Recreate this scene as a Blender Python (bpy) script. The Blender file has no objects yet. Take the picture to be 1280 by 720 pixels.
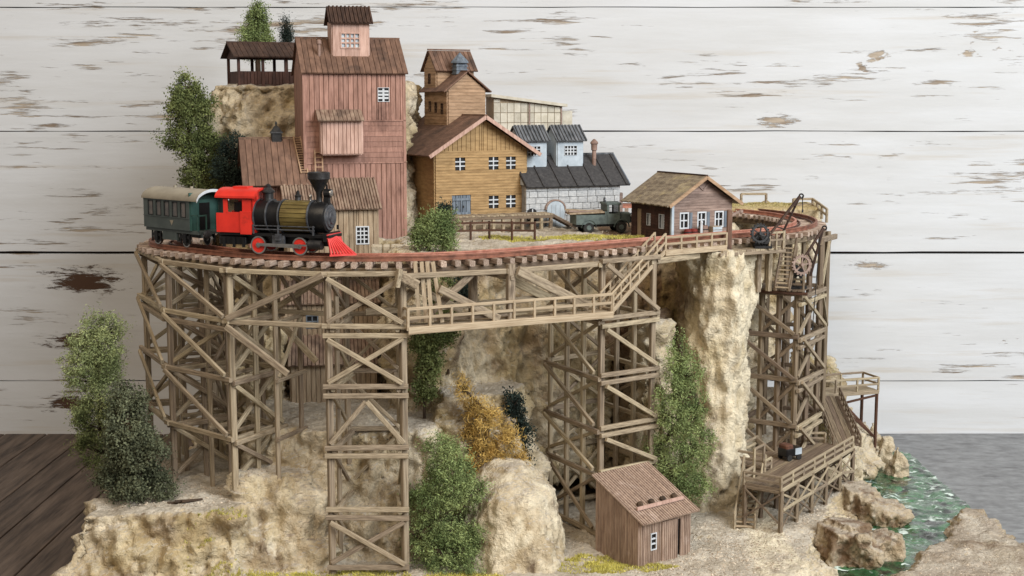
import bpy, bmesh, math, random
import numpy as np
from mathutils import Vector, Matrix, noise
from mathutils.bvhtree import BVHTree
random.seed(7); rng = np.random.default_rng(7)
S = 0.01                      # everything below is written in centimetres of the real diorama
scene = bpy.context.scene
COL = scene.collection
R = math.radians
PI = math.pi

# ------------------------------------------------------------------ camera, light, exposure
F_PX, PITCH, CAMZ = 1660.0, R(7.9), 15.9
cam = bpy.data.objects.new('camera', bpy.data.cameras.new('camera')); COL.objects.link(cam)
cam.location = (0, 0, CAMZ*S); cam.rotation_euler = (PI/2-PITCH, 0, 0)
cam.data.sensor_width = 36; cam.data.lens = 36*F_PX/1280
cam.data.clip_start = 0.01; cam.data.clip_end = 20
scene.camera = cam
world = bpy.data.worlds.new('World'); scene.world = world; world.use_nodes = True
bg = world.node_tree.nodes['Background']; bg.inputs['Color'].default_value = (1.0, 0.94, 0.86, 1); bg.inputs['Strength'].default_value = 0.23
def area(name, loc, target, size, power, color):
    l = bpy.data.lights.new(name, 'AREA'); l.shape = 'RECTANGLE'; l.size = size[0]*S; l.size_y = size[1]*S; l.energy = power; l.color = color
    o = bpy.data.objects.new(name, l); COL.objects.link(o); o.location = Vector(loc)*S
    o.rotation_euler = (Vector(target)-Vector(loc)).to_track_quat('-Z', 'Y').to_euler(); return o
area('window_light', (64, -12, 60), (-2, 58, 6), (60, 60), 14.5, (0.94, 0.975, 1.0))
area('warm_fill_light', (-25, -20, 90), (-2, 56, 6), (60, 60), 5.8, (1.0, 0.83, 0.63))  # added warm fill to lift the left side, stands for no actual fixture
vs = scene.view_settings
vs.view_transform = 'Standard'; vs.look = 'None'; vs.gamma = 1; vs.exposure = 0.0; vs.use_curve_mapping = False

# a pixel of the 1280x720 photograph as a point: at a known height (G) or a known distance (W)
_c, _s = math.cos(PITCH), math.sin(PITCH)
def _ray(px, py):
    u = (px-640)/F_PX; v = (360-py)/F_PX
    return (u, _c+v*_s, -_s+v*_c)
def G(px, py, z):
    r = _ray(px, py); t = (z-CAMZ)/r[2]; return Vector((r[0]*t, r[1]*t, z))
def W(px, py, Y):
    r = _ray(px, py); t = Y/r[1]; return Vector((r[0]*t, Y, CAMZ+r[2]*t))
def V(*a): return Vector(a)

# ------------------------------------------------------------------ materials
MATS = {}
def mat(name, c1, c2=None, lo=.35, hi=.65, scale=(1, 1, 1), coord='Object', detail=5, rough=.8, bump=.25, rv=.0, ov=.0, metal=0., spec=.3, c3=None, s3=(1, 1, 1), lo3=.6, hi3=.7, bdist=.0008, dist=0., hue=0.):
    m = bpy.data.materials.new(name); m.use_nodes = True; MATS[name] = m
    nt = m.node_tree; N = nt.nodes; L = nt.links.new; b = N['Principled BSDF']
    b.inputs['Roughness'].default_value = rough; b.inputs['Metallic'].default_value = metal
    b.inputs['Specular IOR Level'].default_value = spec
    tc = N.new('ShaderNodeTexCoord'); oi = N.new('ShaderNodeObjectInfo')
    addv = N.new('ShaderNodeVectorMath'); addv.operation = 'ADD'
    mp = N.new('ShaderNodeMapping'); mp.inputs['Scale'].default_value = scale
    L(tc.outputs[coord], mp.inputs['Vector']); L(mp.outputs[0], addv.inputs[0])
    mul = N.new('ShaderNodeMath'); mul.operation = 'MULTIPLY'; mul.inputs[1].default_value = 37.0
    L(oi.outputs['Random'], mul.inputs[0]); L(mul.outputs[0], addv.inputs[1])
    nz = N.new('ShaderNodeTexNoise'); nz.inputs['Scale'].default_value = 1; nz.inputs['Detail'].default_value = detail; nz.inputs['Roughness'].default_value = .62; nz.inputs['Distortion'].default_value = dist
    L(addv.outputs[0], nz.inputs['Vector'])
    mr = N.new('ShaderNodeMapRange'); mr.inputs['From Min'].default_value = lo; mr.inputs['From Max'].default_value = hi
    L(nz.outputs['Fac'], mr.inputs['Value'])
    mx = N.new('ShaderNodeMix'); mx.data_type = 'RGBA'
    mx.inputs['A'].default_value = (*c1, 1); mx.inputs['B'].default_value = (*(c2 or tuple(x*.7 for x in c1)), 1)
    L(mr.outputs[0], mx.inputs['Factor']); out = mx.outputs['Result']
    if c3:
        mp3 = N.new('ShaderNodeMapping'); mp3.inputs['Scale'].default_value = s3; mp3.inputs['Location'].default_value = (3.1, 1.7, 5.2)
        L(tc.outputs[coord], mp3.inputs['Vector']); n3 = N.new('ShaderNodeTexNoise'); n3.inputs['Scale'].default_value = 1; n3.inputs['Detail'].default_value = 6; n3.inputs['Roughness'].default_value = .6
        L(mp3.outputs[0], n3.inputs['Vector']); m3 = N.new('ShaderNodeMapRange'); m3.inputs['From Min'].default_value = lo3; m3.inputs['From Max'].default_value = hi3
        L(n3.outputs['Fac'], m3.inputs['Value']); mx3 = N.new('ShaderNodeMix'); mx3.data_type = 'RGBA'; mx3.inputs['B'].default_value = (*c3, 1)
        L(out, mx3.inputs['A']); L(m3.outputs[0], mx3.inputs['Factor']); out = mx3.outputs['Result']
    if rv or ov:
        at = N.new('ShaderNodeAttribute'); at.attribute_name = 'rnd'
        a = N.new('ShaderNodeMath'); a.operation = 'MULTIPLY_ADD'; a.inputs[1].default_value = rv; a.inputs[2].default_value = 1-rv*.5-ov*.5
        L(at.outputs['Fac'], a.inputs[0])
        a2 = N.new('ShaderNodeMath'); a2.operation = 'MULTIPLY_ADD'; a2.inputs[1].default_value = ov
        L(oi.outputs['Random'], a2.inputs[0]); L(a.outputs[0], a2.inputs[2])
        h = N.new('ShaderNodeHueSaturation'); L(a2.outputs[0], h.inputs['Value']); L(out, h.inputs['Color'])
        if hue:
            hm = N.new('ShaderNodeMath'); hm.operation = 'MULTIPLY_ADD'; hm.inputs[1].default_value = hue; hm.inputs[2].default_value = .5-hue/2
            L(oi.outputs['Random'], hm.inputs[0]); L(hm.outputs[0], h.inputs['Hue'])
        out = h.outputs[0]
    L(out, b.inputs['Base Color'])
    if bump:
        bp = N.new('ShaderNodeBump'); bp.inputs['Strength'].default_value = bump; bp.inputs['Distance'].default_value = bdist
        L(nz.outputs['Fac'], bp.inputs['Height']); L(bp.outputs[0], b.inputs['Normal'])
    return m
def srgb(r, g, b):
    f = lambda v: (v/255/12.92 if v <= 10 else ((v/255+.055)/1.055)**2.4)
    return (f(r), f(g), f(b))
# sticks: Generated coordinates, x runs along the stick
mat('wood', srgb(176, 160, 136), srgb(124, 109, 90), scale=(7, 5, 5), coord='Generated', ov=.55, hue=.02, bump=.35, c3=srgb(96, 84, 70), s3=(2.2, 1.2, 1.2), lo3=.54, hi3=.75, bdist=.0004)
mat('wood_pale', srgb(186, 169, 143), srgb(146, 126, 102), scale=(7, 5, 5), coord='Generated', ov=.2, bump=.3, bdist=.0004)
mat('wood_brown', srgb(138, 121, 101), srgb(94, 80, 66), scale=(7, 5, 5), coord='Generated', ov=.4, hue=.02, bump=.35, bdist=.0004)
mat('wood_dark', srgb(96, 66, 50), srgb(60, 42, 34), scale=(7, 5, 5), coord='Generated', ov=.3, bump=.3, bdist=.0004)
mat('sleeper', srgb(190, 172, 156), srgb(126, 102, 88), scale=(5, 5, 5), coord='Generated', ov=.5, bump=.3, bdist=.0004)
mat('rail', srgb(146, 97, 78), srgb(104, 68, 54), scale=(300, 300, 300), rough=.6, bump=.2)
mat('rust_load', srgb(104, 70, 56), srgb(70, 48, 40), scale=(300, 300, 300), rough=.9, bump=.6)
mat('guard_rail', srgb(92, 60, 50), srgb(66, 44, 38), scale=(300, 300, 300), rough=.6, bump=.2)
mat('rail_pale', srgb(196, 140, 120), srgb(160, 100, 82), scale=(300, 300, 300), rough=.6, bump=.2)
# joined boards: object coordinates in metres, rnd per board
def siding(n, a, b, sc, **k): return mat(n, a, b, scale=sc, rv=k.pop('rv', .3), bump=.4, bdist=.0003, **k)
siding('red_boards', srgb(172, 133, 119), srgb(138, 104, 91), (900, 900, 130), c3=srgb(92, 66, 58), s3=(110, 110, 70), lo3=.58, hi3=.8)
siding('red_faded', srgb(200, 168, 154), srgb(166, 134, 120), (900, 900, 130))
siding('red_roof', srgb(126, 98, 82), srgb(98, 75, 63), (600, 200, 200), c3=srgb(66, 54, 48), s3=(90, 90, 90), lo3=.56, hi3=.74)
siding('faded_roof', srgb(150, 130, 113), srgb(112, 90, 78), (600, 200, 200), c3=srgb(80, 66, 58), s3=(120, 90, 90), lo3=.55, hi3=.72)
siding('yellow_boards', srgb(180, 149, 106), srgb(152, 123, 85), (200, 200, 900), c3=srgb(116, 92, 58), s3=(110, 110, 90), lo3=.6, hi3=.85, rv=.16)
siding('tan_boards', srgb(180, 150, 122), srgb(150, 122, 96), (200, 200, 900), rv=.2)
siding('cream_boards', srgb(172, 154, 130), srgb(140, 120, 98), (900, 900, 130), c3=srgb(104, 92, 72), s3=(110, 110, 70), lo3=.6, hi3=.8)
siding('brown_boards', srgb(158, 137, 126), srgb(122, 103, 94), (200, 200, 900))
siding('rust_boards', srgb(170, 147, 130), srgb(134, 112, 98), (900, 900, 150), c3=srgb(190, 170, 158), s3=(120, 120, 120), lo3=.6, hi3=.78)
siding('panel_pale', srgb(206, 200, 186), srgb(184, 177, 160), (300, 300, 300))
siding('cabin_roof', srgb(156, 142, 120), srgb(108, 95, 80), (700, 200, 200), c3=srgb(176, 160, 122), s3=(110, 110, 110), lo3=.55, hi3=.7)
siding('black_roof', srgb(74, 72, 72), srgb(54, 53, 54), (700, 700, 700), c3=srgb(112, 110, 108), s3=(300, 300, 300), lo3=.66, hi3=.74)
siding('grey_roof', srgb(116, 118, 122), srgb(72, 76, 80), (500, 200, 200), rv=.5)
siding('dark_shingle', srgb(82, 62, 52), srgb(56, 42, 36), (600, 200, 200))
siding('pavilion_wood', srgb(88, 62, 54), srgb(58, 42, 38), (600, 600, 200))
mat('stone', srgb(192, 193, 193), srgb(160, 162, 164), scale=(3, 3, 3), coord='Generated', ov=.22, bump=.4, bdist=.0004)
mat('mortar', srgb(150, 150, 150), srgb(130, 130, 130), scale=(500, 500, 500))
mat('white_plaster', srgb(186, 196, 204), srgb(160, 170, 178), scale=(220, 220, 220), bump=.2)
mat('rubble', srgb(214, 204, 184), srgb(182, 168, 144), scale=(260, 260, 260), bump=.8, bdist=.001)
mat('white_trim', srgb(206, 210, 214), srgb(184, 188, 192), scale=(300, 300, 300), bump=.1)
mat('blue_grey', srgb(120, 130, 140), srgb(88, 96, 106), scale=(900, 900, 120), rv=.3, bump=.3, bdist=.0003)
mat('pane', (.012, .013, .015), (.02, .02, .022), rough=.25, bump=0, spec=.5)
mat('pane_light', srgb(205, 215, 220), srgb(170, 180, 190), rough=.25, bump=0, scale=(200, 200, 200))
mat('red_plastic', srgb(222, 52, 38), srgb(200, 44, 32), scale=(150, 150, 150), c3=srgb(120, 36, 28), s3=(110, 110, 160), lo3=.6, hi3=.78, rough=.42, bump=.05, spec=.5)
mat('pink_plastic', srgb(226, 84, 80), srgb(206, 62, 60), scale=(200, 200, 200), rough=.5, bump=.05)
mat('black_plastic', (.005, .005, .006), (.013, .012, .012), scale=(260, 260, 260), rough=.36, bump=.15, spec=.35)
mat('dark_metal', (.01, .01, .011), (.028, .026, .025), scale=(400, 400, 400), rough=.45, bump=.3, spec=.35)
mat('grey_metal', srgb(96, 98, 102), srgb(64, 64, 68), scale=(500, 500, 500), rough=.45, bump=.3, metal=.4)
mat('steel', (.62, .6, .57), (.42, .4, .38), scale=(400, 400, 400), rough=.3, bump=.1, metal=1)
mat('olive_lagging', srgb(128, 112, 66), srgb(88, 74, 42), scale=(100, 700, 700), rough=.45, bump=.3, rv=.3, metal=.25)
mat('coach_green', srgb(82, 91, 90), srgb(66, 75, 74), scale=(160, 160, 160), rough=.42, bump=.05, spec=.5)
mat('coach_end', srgb(60, 96, 88), srgb(48, 80, 74), scale=(160, 160, 160), rough=.42, bump=.05, spec=.5)
mat('coach_roof', srgb(156, 148, 132), srgb(138, 130, 116), scale=(160, 160, 160), rough=.55, bump=.08)
mat('coach_glass', srgb(118, 112, 110), srgb(90, 88, 90), scale=(300, 300, 300), rough=.15, bump=0, spec=.6)
mat('truck_grey', srgb(104, 116, 112), srgb(72, 80, 78), scale=(260, 260, 260), rough=.6, bump=.2)
mat('tyre', (.02, .02, .02), (.035, .033, .03), scale=(400, 400, 400), rough=.85)
mat('barrel_red', srgb(132, 52, 44), srgb(96, 40, 36), scale=(300, 300, 300), rough=.7)
mat('copper', srgb(152, 126, 114), srgb(112, 90, 80), scale=(300, 300, 300), rough=.6, rv=.2)
mat('bark', srgb(84, 66, 50), srgb(52, 42, 34), scale=(300, 300, 90), bump=.6)
def leafmat(n, a, b):
    m = mat(n, a, b, scale=(70, 70, 70), rv=.9, rough=.85, bump=0, spec=.15, detail=3); return m
leafmat('leaf_mid', srgb(126, 134, 84), srgb(82, 92, 56))
leafmat('leaf_bright', srgb(150, 162, 106), srgb(100, 116, 72))
leafmat('leaf_pale', srgb(154, 162, 112), srgb(104, 114, 74))
leafmat('leaf_dark', srgb(104, 108, 84), srgb(70, 74, 56))
leafmat('leaf_black', srgb(54, 66, 58), srgb(34, 42, 38))
leafmat('leaf_gold', srgb(210, 178, 106), srgb(176, 142, 76))
leafmat('grass', srgb(206, 196, 104), srgb(166, 158, 84))
leafmat('grass_dry', srgb(190, 180, 128), srgb(160, 146, 96))

def terrain_mat():
    m = bpy.data.materials.new('rock'); m.use_nodes = True; MATS['rock'] = m
    nt = m.node_tree; N = nt.nodes; L = nt.links.new; b = N['Principled BSDF']; b.inputs['Roughness'].default_value = .92; b.inputs['Specular IOR Level'].default_value = .15
    tc = N.new('ShaderNodeTexCoord')
    def nz(sc, det=6, dist=0., loc=0., st=(1, 1, 1)):
        mp = N.new('ShaderNodeMapping'); mp.inputs['Scale'].default_value = tuple(sc*k for k in st); mp.inputs['Location'].default_value = (loc, loc, loc)
        L(tc.outputs['Object'], mp.inputs['Vector'])
        n = N.new('ShaderNodeTexNoise'); n.inputs['Scale'].default_value = 1; n.inputs['Detail'].default_value = det; n.inputs['Distortion'].default_value = dist; n.inputs['Roughness'].default_value = .6
        L(mp.outputs[0], n.inputs['Vector']); return n.outputs['Fac']
    def rng_(v, a, c):
        r = N.new('ShaderNodeMapRange'); r.inputs['From Min'].default_value = a; r.inputs['From Max'].default_value = c; L(v, r.inputs['Value']); return r.outputs[0]
    def mix(A, B, f):
        x = N.new('ShaderNodeMix'); x.data_type = 'RGBA'
        for k, v in (('A', A), ('B', B)):
            if isinstance(v, tuple): x.inputs[k].default_value = (*v, 1)
            else: L(v, x.inputs[k])
        L(f, x.inputs['Factor']); return x.outputs['Result']
    ge = N.new('ShaderNodeNewGeometry'); sx = N.new('ShaderNodeSeparateXYZ'); L(ge.outputs['True Normal'], sx.inputs[0])
    c = mix(srgb(208, 194, 168), srgb(178, 160, 130), rng_(nz(70, 8), .42, .6))
    c = mix(c, srgb(176, 156, 124), rng_(nz(60, 8, 1.2, 4., (1, 1, .6)), .55, .74))          # ochre stains
    c = mix(c, srgb(122, 106, 88), rng_(nz(95, 11, 1.2, 9., (1, 1, .6)), .55, .70))          # brown stains
    c = mix(c, srgb(226, 218, 200), rng_(nz(130, 8, .5, 2., (1, 1, .5)), .58, .75))         # bare plaster
    # sandy ground on the flat parts, speckled with ballast
    g = mix(srgb(198, 189, 174), srgb(172, 160, 142), rng_(nz(60, 6, 0, 7.), .38, .66))
    g = mix(g, srgb(128, 108, 86), rng_(nz(30, 5, .4, 12.), .58, .74))
    g = mix(g, srgb(220, 212, 198), rng_(nz(1100, 2, 0, 3.), .6, .78))
    g = mix(g, srgb(140, 122, 102), rng_(nz(900, 2, 0, 6.), .64, .78))
    c = mix(c, g, rng_(sx.outputs['Z'], .72, .9))
    at = N.new('ShaderNodeAttribute'); at.attribute_name = 'tone'
    sc3 = N.new('ShaderNodeSeparateColor'); L(at.outputs['Color'], sc3.inputs[0])
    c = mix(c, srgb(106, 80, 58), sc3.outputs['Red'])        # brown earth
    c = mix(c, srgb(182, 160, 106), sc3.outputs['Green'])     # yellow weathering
    c = mix(c, srgb(222, 210, 184), sc3.outputs['Blue'])     # pale plaster
    fine = mix((.88, .88, .88), (1.14, 1.14, 1.14), rng_(nz(620, 6, .5, 15.), .36, .64)); mu = N.new('ShaderNodeMix'); mu.data_type = 'RGBA'; mu.blend_type = 'MULTIPLY'; mu.inputs['Factor'].default_value = 1; L(c, mu.inputs['A']); L(fine, mu.inputs['B']); c = mu.outputs['Result']
    L(c, b.inputs['Base Color'])
    bp = N.new('ShaderNodeBump'); bp.inputs['Strength'].default_value = 1.0; bp.inputs['Distance'].default_value = .0014
    v1 = nz(380, 10, .8); v2 = nz(1100, 4)
    ad = N.new('ShaderNodeMath'); ad.operation = 'MULTIPLY_ADD'; ad.inputs[1].default_value = .5; L(v2, ad.inputs[0]); L(v1, ad.inputs[2])
    L(ad.outputs[0], bp.inputs['Height']); L(bp.outputs[0], b.inputs['Normal'])
terrain_mat()

# ------------------------------------------------------------------ mesh helpers
OFF = {}          # object name -> offset (cm) of its local frame for things laid out in world coordinates
class MB:
    def __init__(s): s.v = []; s.f = []; s.mi = []; s.r = []; s.rv = .5
    def add(s, vs, fs, mi=0):
        n = len(s.v); s.v += [tuple(v) for v in vs]
        for f in fs: s.f.append(tuple(i+n for i in f)); s.mi.append(mi); s.r.append(s.rv)
        return s
    def box(s, c, d, rot=None, mi=0):
        c = Vector(c); vs = []
        for x in (-.5, .5):
            for y in (-.5, .5):
                for z in (-.5, .5):
                    p = Vector((x*d[0], y*d[1], z*d[2]))
                    if rot is not None: p = rot @ p
                    vs.append(c+p)
        return s.add(vs, [(0, 1, 3, 2), (4, 6, 7, 5), (0, 4, 5, 1), (2, 3, 7, 6), (0, 2, 6, 4), (1, 5, 7, 3)], mi)
    def span(s, a, b, mi=0):        # box between two corners
        a = Vector(a); b = Vector(b); return s.box((a+b)/2, tuple(abs(x) for x in (b-a)), None, mi)
    def cbox(s, a, b, ch=.04, mi=0):     # box with chamfered vertical and top edges
        x0, y0, z0 = a; x1, y1, z1 = b; c = ch
        def ring(z, k): return [(x0+c+k, y0+k, z), (x1-c-k, y0+k, z), (x1-k, y0+c+k, z), (x1-k, y1-c-k, z), (x1-c-k, y1-k, z), (x0+c+k, y1-k, z), (x0+k, y1-c-k, z), (x0+k, y0+c+k, z)]
        v = ring(z0, 0)+ring(z1-c, 0)+ring(z1, c*.8)
        f = [tuple(range(7, -1, -1)), tuple(range(16, 24))]
        for r in (0, 8):
            for i in range(8): f.append((r+i, r+(i+1) % 8, r+8+(i+1) % 8, r+8+i))
        return s.add(v, f, mi)
    def beam(s, p, q, w, h, mi=0, up=None):
        p = Vector(p); q = Vector(q); d = (q-p); Ln = d.length; d.normalize()
        u = Vector(up) if up else (Vector((0, 0, 1)) if abs(d.z) < .95 else Vector((0, 1, 0)))
        sd = d.cross(u).normalized(); u = sd.cross(d).normalized()
        return s.box((p+q)/2, (Ln, w, h), Matrix((d, sd, u)).transposed(), mi)
    def tube(s, p, q, r0, r1=None, n=10, mi=0, cap=True):
        r1 = r0 if r1 is None else r1
        p = Vector(p); q = Vector(q); d = (q-p).normalized()
        a = d.orthogonal().normalized(); b = d.cross(a)
        vs = [p+(a*math.cos(t)+b*math.sin(t))*r0 for t in [2*PI*i/n for i in range(n)]]+[q+(a*math.cos(t)+b*math.sin(t))*r1 for t in [2*PI*i/n for i in range(n)]]
        fs = [(i, (i+1) % n, n+(i+1) % n, n+i) for i in range(n)]
        if cap: fs += [tuple(range(n-1, -1, -1)), tuple(range(n, 2*n))]
        return s.add(vs, fs, mi)
    def lathe(s, prof, c, axis=(0, 0, 1), n=20, mi=0):   # prof: (radius, height)
        d = Vector(axis).normalized(); a = d.orthogonal().normalized(); b = d.cross(a); c = Vector(c); vs = []; fs = []
        for r, h in prof:
            for i in range(n):
                t = 2*PI*i/n; vs.append(c+d*h+(a*math.cos(t)+b*math.sin(t))*max(r, 1e-4))
        for k in range(len(prof)-1):
            for i in range(n): fs.append((k*n+i, k*n+(i+1) % n, (k+1)*n+(i+1) % n, (k+1)*n+i))
        fs += [tuple(range(n-1, -1, -1)), tuple(range((len(prof)-1)*n, len(prof)*n))]
        return s.add(vs, fs, mi)
    def ring(s, c, axis, r, w, t, n=28, mi=0):      # flat-section ring
        prof = [(r-w, -t/2), (r, -t/2), (r, t/2), (r-w, t/2), (r-w, -t/2)]
        d = Vector(axis).normalized(); a = d.orthogonal().normalized(); b = d.cross(a); c = Vector(c); vs = []; fs = []
        for rr, h in prof:
            for i in range(n):
                q = 2*PI*i/n; vs.append(c+d*h+(a*math.cos(q)+b*math.sin(q))*rr)
        for k in range(4):
            for i in range(n): fs.append((k*n+i, k*n+(i+1) % n, (k+1)*n+(i+1) % n, (k+1)*n+i))
        return s.add(vs, fs, mi)
    def extrude(s, poly, fn, t0, t1, mi=0):       # poly of (a,b); fn(a,b,t)->point
        n = len(poly); vs = [fn(a, b, t0) for a, b in poly]+[fn(a, b, t1) for a, b in poly]
        fs = [tuple(range(n-1, -1, -1)), tuple(range(n, 2*n))]+[(i, (i+1) % n, n+(i+1) % n, n+i) for i in range(n)]
        return s.add(vs, fs, mi)
    def slabq(s, q, nrm, t, g=0., mi=0):     # quad q (4 points) thickened along nrm by t, front face shrunk by g across the strip
        q = [Vector(p) for p in q]; nrm = Vector(nrm).normalized()
        e = (q[1]-q[0]).normalized()*g; e2 = (q[2]-q[3]).normalized()*g
        fr = [q[0]+e, q[1]-e, q[2]-e2, q[3]+e2]
        vs = q+[p+nrm*t for p in fr]
        return s.add(vs, [(3, 2, 1, 0), (4, 5, 6, 7), (0, 1, 5, 4), (1, 2, 6, 5), (2, 3, 7, 6), (3, 0, 4, 7)], mi)
    def build(s, name, mats, parent=None, smooth=False):
        off = OFF.get(parent.name, Vector((0, 0, 0))) if parent else Vector((0, 0, 0))
        me = bpy.data.meshes.new(name)
        me.from_pydata([((v[0]-off.x)*S, (v[1]-off.y)*S, (v[2]-off.z)*S) for v in s.v], [], s.f)
        if isinstance(mats, str): mats = [mats]
        for m in mats: me.materials.append(MATS[m])
        me.polygons.foreach_set('material_index', s.mi)
        at = me.attributes.new('rnd', 'FLOAT', 'FACE'); at.data.foreach_set('value', s.r)
        bm = bmesh.new(); bm.from_mesh(me); bmesh.ops.recalc_face_normals(bm, faces=bm.faces); bm.to_mesh(me); bm.free()
        if smooth:
            me.polygons.foreach_set('use_smooth', [True]*len(me.polygons)); me.set_sharp_from_angle(angle=R(38))
        o = bpy.data.objects.new(name, me); COL.objects.link(o)
        if parent: o.parent = parent; OFF[o.name] = off
        return o
def tag(o, label=None, cat=None, group=None, kind=None):
    for k, v in (('label', label), ('category', cat), ('group', group), ('kind', kind)):
        if v: o[k] = v
    return o
def thing(name, label, cat, loc, rotz=0, group=None, world=False):
    o = bpy.data.objects.new(name, None); o.empty_display_size = .005; COL.objects.link(o)
    o.location = Vector(loc)*S; o.rotation_euler = (0, 0, rotz)
    if world: OFF[o.name] = Vector(loc)
    return tag(o, label, cat, group)
_stick = {}
def stick_mesh(m):
    if m not in _stick:
        c = .12; sec = [(-.5+c, -.5), (.5-c, -.5), (.5, -.5+c), (.5, .5-c), (.5-c, .5), (-.5+c, .5), (-.5, .5-c), (-.5, -.5+c)]
        vs = [(x, y, z) for x in (-.5, .5) for y, z in sec]
        fs = [tuple(range(7, -1, -1)), tuple(range(8, 16))]+[(i, (i+1) % 8, 8+(i+1) % 8, 8+i) for i in range(8)]
        me = bpy.data.meshes.new('stick_'+m); me.from_pydata(vs, [], fs); me.materials.append(MATS[m])
        bm = bmesh.new(); bm.from_mesh(me); bmesh.ops.recalc_face_normals(bm, faces=bm.faces); bm.to_mesh(me); bm.free()
        _stick[m] = me
    return _stick[m]
def stick(parent, name, p, q, w, h, m='wood', up=None, jit=0.):
    off = OFF.get(parent.name, Vector((0, 0, 0)))
    p = Vector(p)-off; q = Vector(q)-off
    if jit:
        p += Vector([random.uniform(-jit, jit) for _ in range(3)]); q += Vector([random.uniform(-jit, jit) for _ in range(3)])
    d = q-p; Ln = d.length; d.normalize()
    u = Vector(up) if up else (Vector((0, 0, 1)) if abs(d.z) < .95 else Vector((-.5, .85, 0)))
    sd = d.cross(u).normalized(); u = sd.cross(d).normalized()
    o = bpy.data.objects.new(name, stick_mesh(m)); COL.objects.link(o); o.parent = parent
    M = Matrix((d*Ln*S, sd*w*S, u*h*S)).transposed().to_4x4(); M.translation = (p+q)/2*S
    o.matrix_local = M
    return o

# boards between four corners a,b (bottom edge) and d,c (top edge); boards run from bottom to top edge
def strips(mb, a, b, c, d, n, nrm, t=.05, g=.012, alt=0., jag=0.):
    a, b, c, d = map(Vector, (a, b, c, d)); nrm = Vector(nrm).normalized()
    for i in range(n):
        u0, u1 = i/n, (i+1)/n; mb.rv = random.random()
        j = (b-c).normalized()*random.uniform(0, jag) if jag else Vector((0, 0, 0))
        off = nrm*(alt if i % 2 else 0)
        mb.slabq([a.lerp(b, u0)+j, a.lerp(b, u1)+j, d.lerp(c, u1), d.lerp(c, u0)], nrm, t+(alt if i % 2 else 0), g)
def wall(mb, O, U, Vv, Nn, w, h, top=None, board=.2, mode='v', holes=(), v0=0., t=.06, g=.014):
    """boarded wall in the plane O + U*u + Vv*v; top(u) gives the height (gable); holes: (u0,v0,u1,v1)"""
    O, U, Vv, Nn = map(Vector, (O, U, Vv, Nn))
    P = lambda u, v: O+U*u+Vv*v
    tp = top or (lambda u: h)
    if mode == 'v':
        cuts = {0., w}; k = board
        while k < w-.03: cuts.add(k); k += board*random.uniform(.88, 1.12)
        if top: cuts.add(w/2)
        for H in holes: cuts.add(H[0]); cuts.add(H[2])
        cuts = sorted(cuts)
        for a, b in zip(cuts, cuts[1:]):
            if b-a < 1e-4: continue
            mb.rv = random.random(); m = (a+b)/2; segs = [(v0, None)]
            for H in sorted(holes, key=lambda q: q[1]):
                if H[0] < m < H[2]:
                    lo = segs.pop()[0]; segs += [(lo, H[1]), (H[3], None)]
            for lo, hi in segs:
                ta, tb = (tp(a), tp(b)) if hi is None else (hi, hi)
                if max(ta, tb)-lo < 1e-3: continue
                mb.slabq([P(a, lo), P(b, lo), P(b, max(tb, lo)), P(a, max(ta, lo))], Nn, t, g if b-a > .06 else 0)
    else:
        mx = max(tp(0), tp(w), tp(w/2)); eave = min(tp(0), tp(w))
        cuts = {v0, mx}; k = v0+board
        while k < mx-.02: cuts.add(k); k += board
        if top: cuts.add(eave)
        for H in holes: cuts.add(H[1]); cuts.add(H[3])
        cuts = sorted(cuts)
        def lr(v):
            if v <= eave+1e-6 or not top: return 0., w
            f = (v-eave)/(mx-eave); return w/2*f, w-w/2*f
        for a, b in zip(cuts, cuts[1:]):
            if b-a < 1e-4: continue
            mb.rv = random.random(); m = (a+b)/2; (l0, r0), (l1, r1) = lr(a), lr(b); segs = [[l0, r0, l1, r1]]
            for H in sorted(holes, key=lambda q: q[0]):
                if H[1] < m < H[3]:
                    s_ = segs.pop(); segs += [[s_[0], H[0], s_[2], H[0]], [H[2], s_[1], H[2], s_[3]]]
            for x0, x1, x2, x3 in segs:
                if x1-x0 < 1e-3: continue
                mb.slabq([P(x0, a), P(x1, a), P(x3, b), P(x2, b)], Nn, t, 0)
                # lap: a thin lip at the foot of each board
                mb.slabq([P(x0, a), P(x1, a), P(x1, a+min(.03, (b-a)*.4)), P(x0, a+min(.03, (b-a)*.4))], Nn, t+.018, 0)
FACES = lambda w, d: {'front': (V(0, 0, 0), V(1, 0, 0), V(0, -1, 0)), 'left': (V(0, d, 0), V(0, -1, 0), V(-1, 0, 0)), 'right': (V(w, 0, 0), V(0, 1, 0), V(1, 0, 0)), 'back': (V(w, d, 0), V(-1, 0, 0), V(0, 1, 0))}
UP = V(0, 0, 1)
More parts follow.
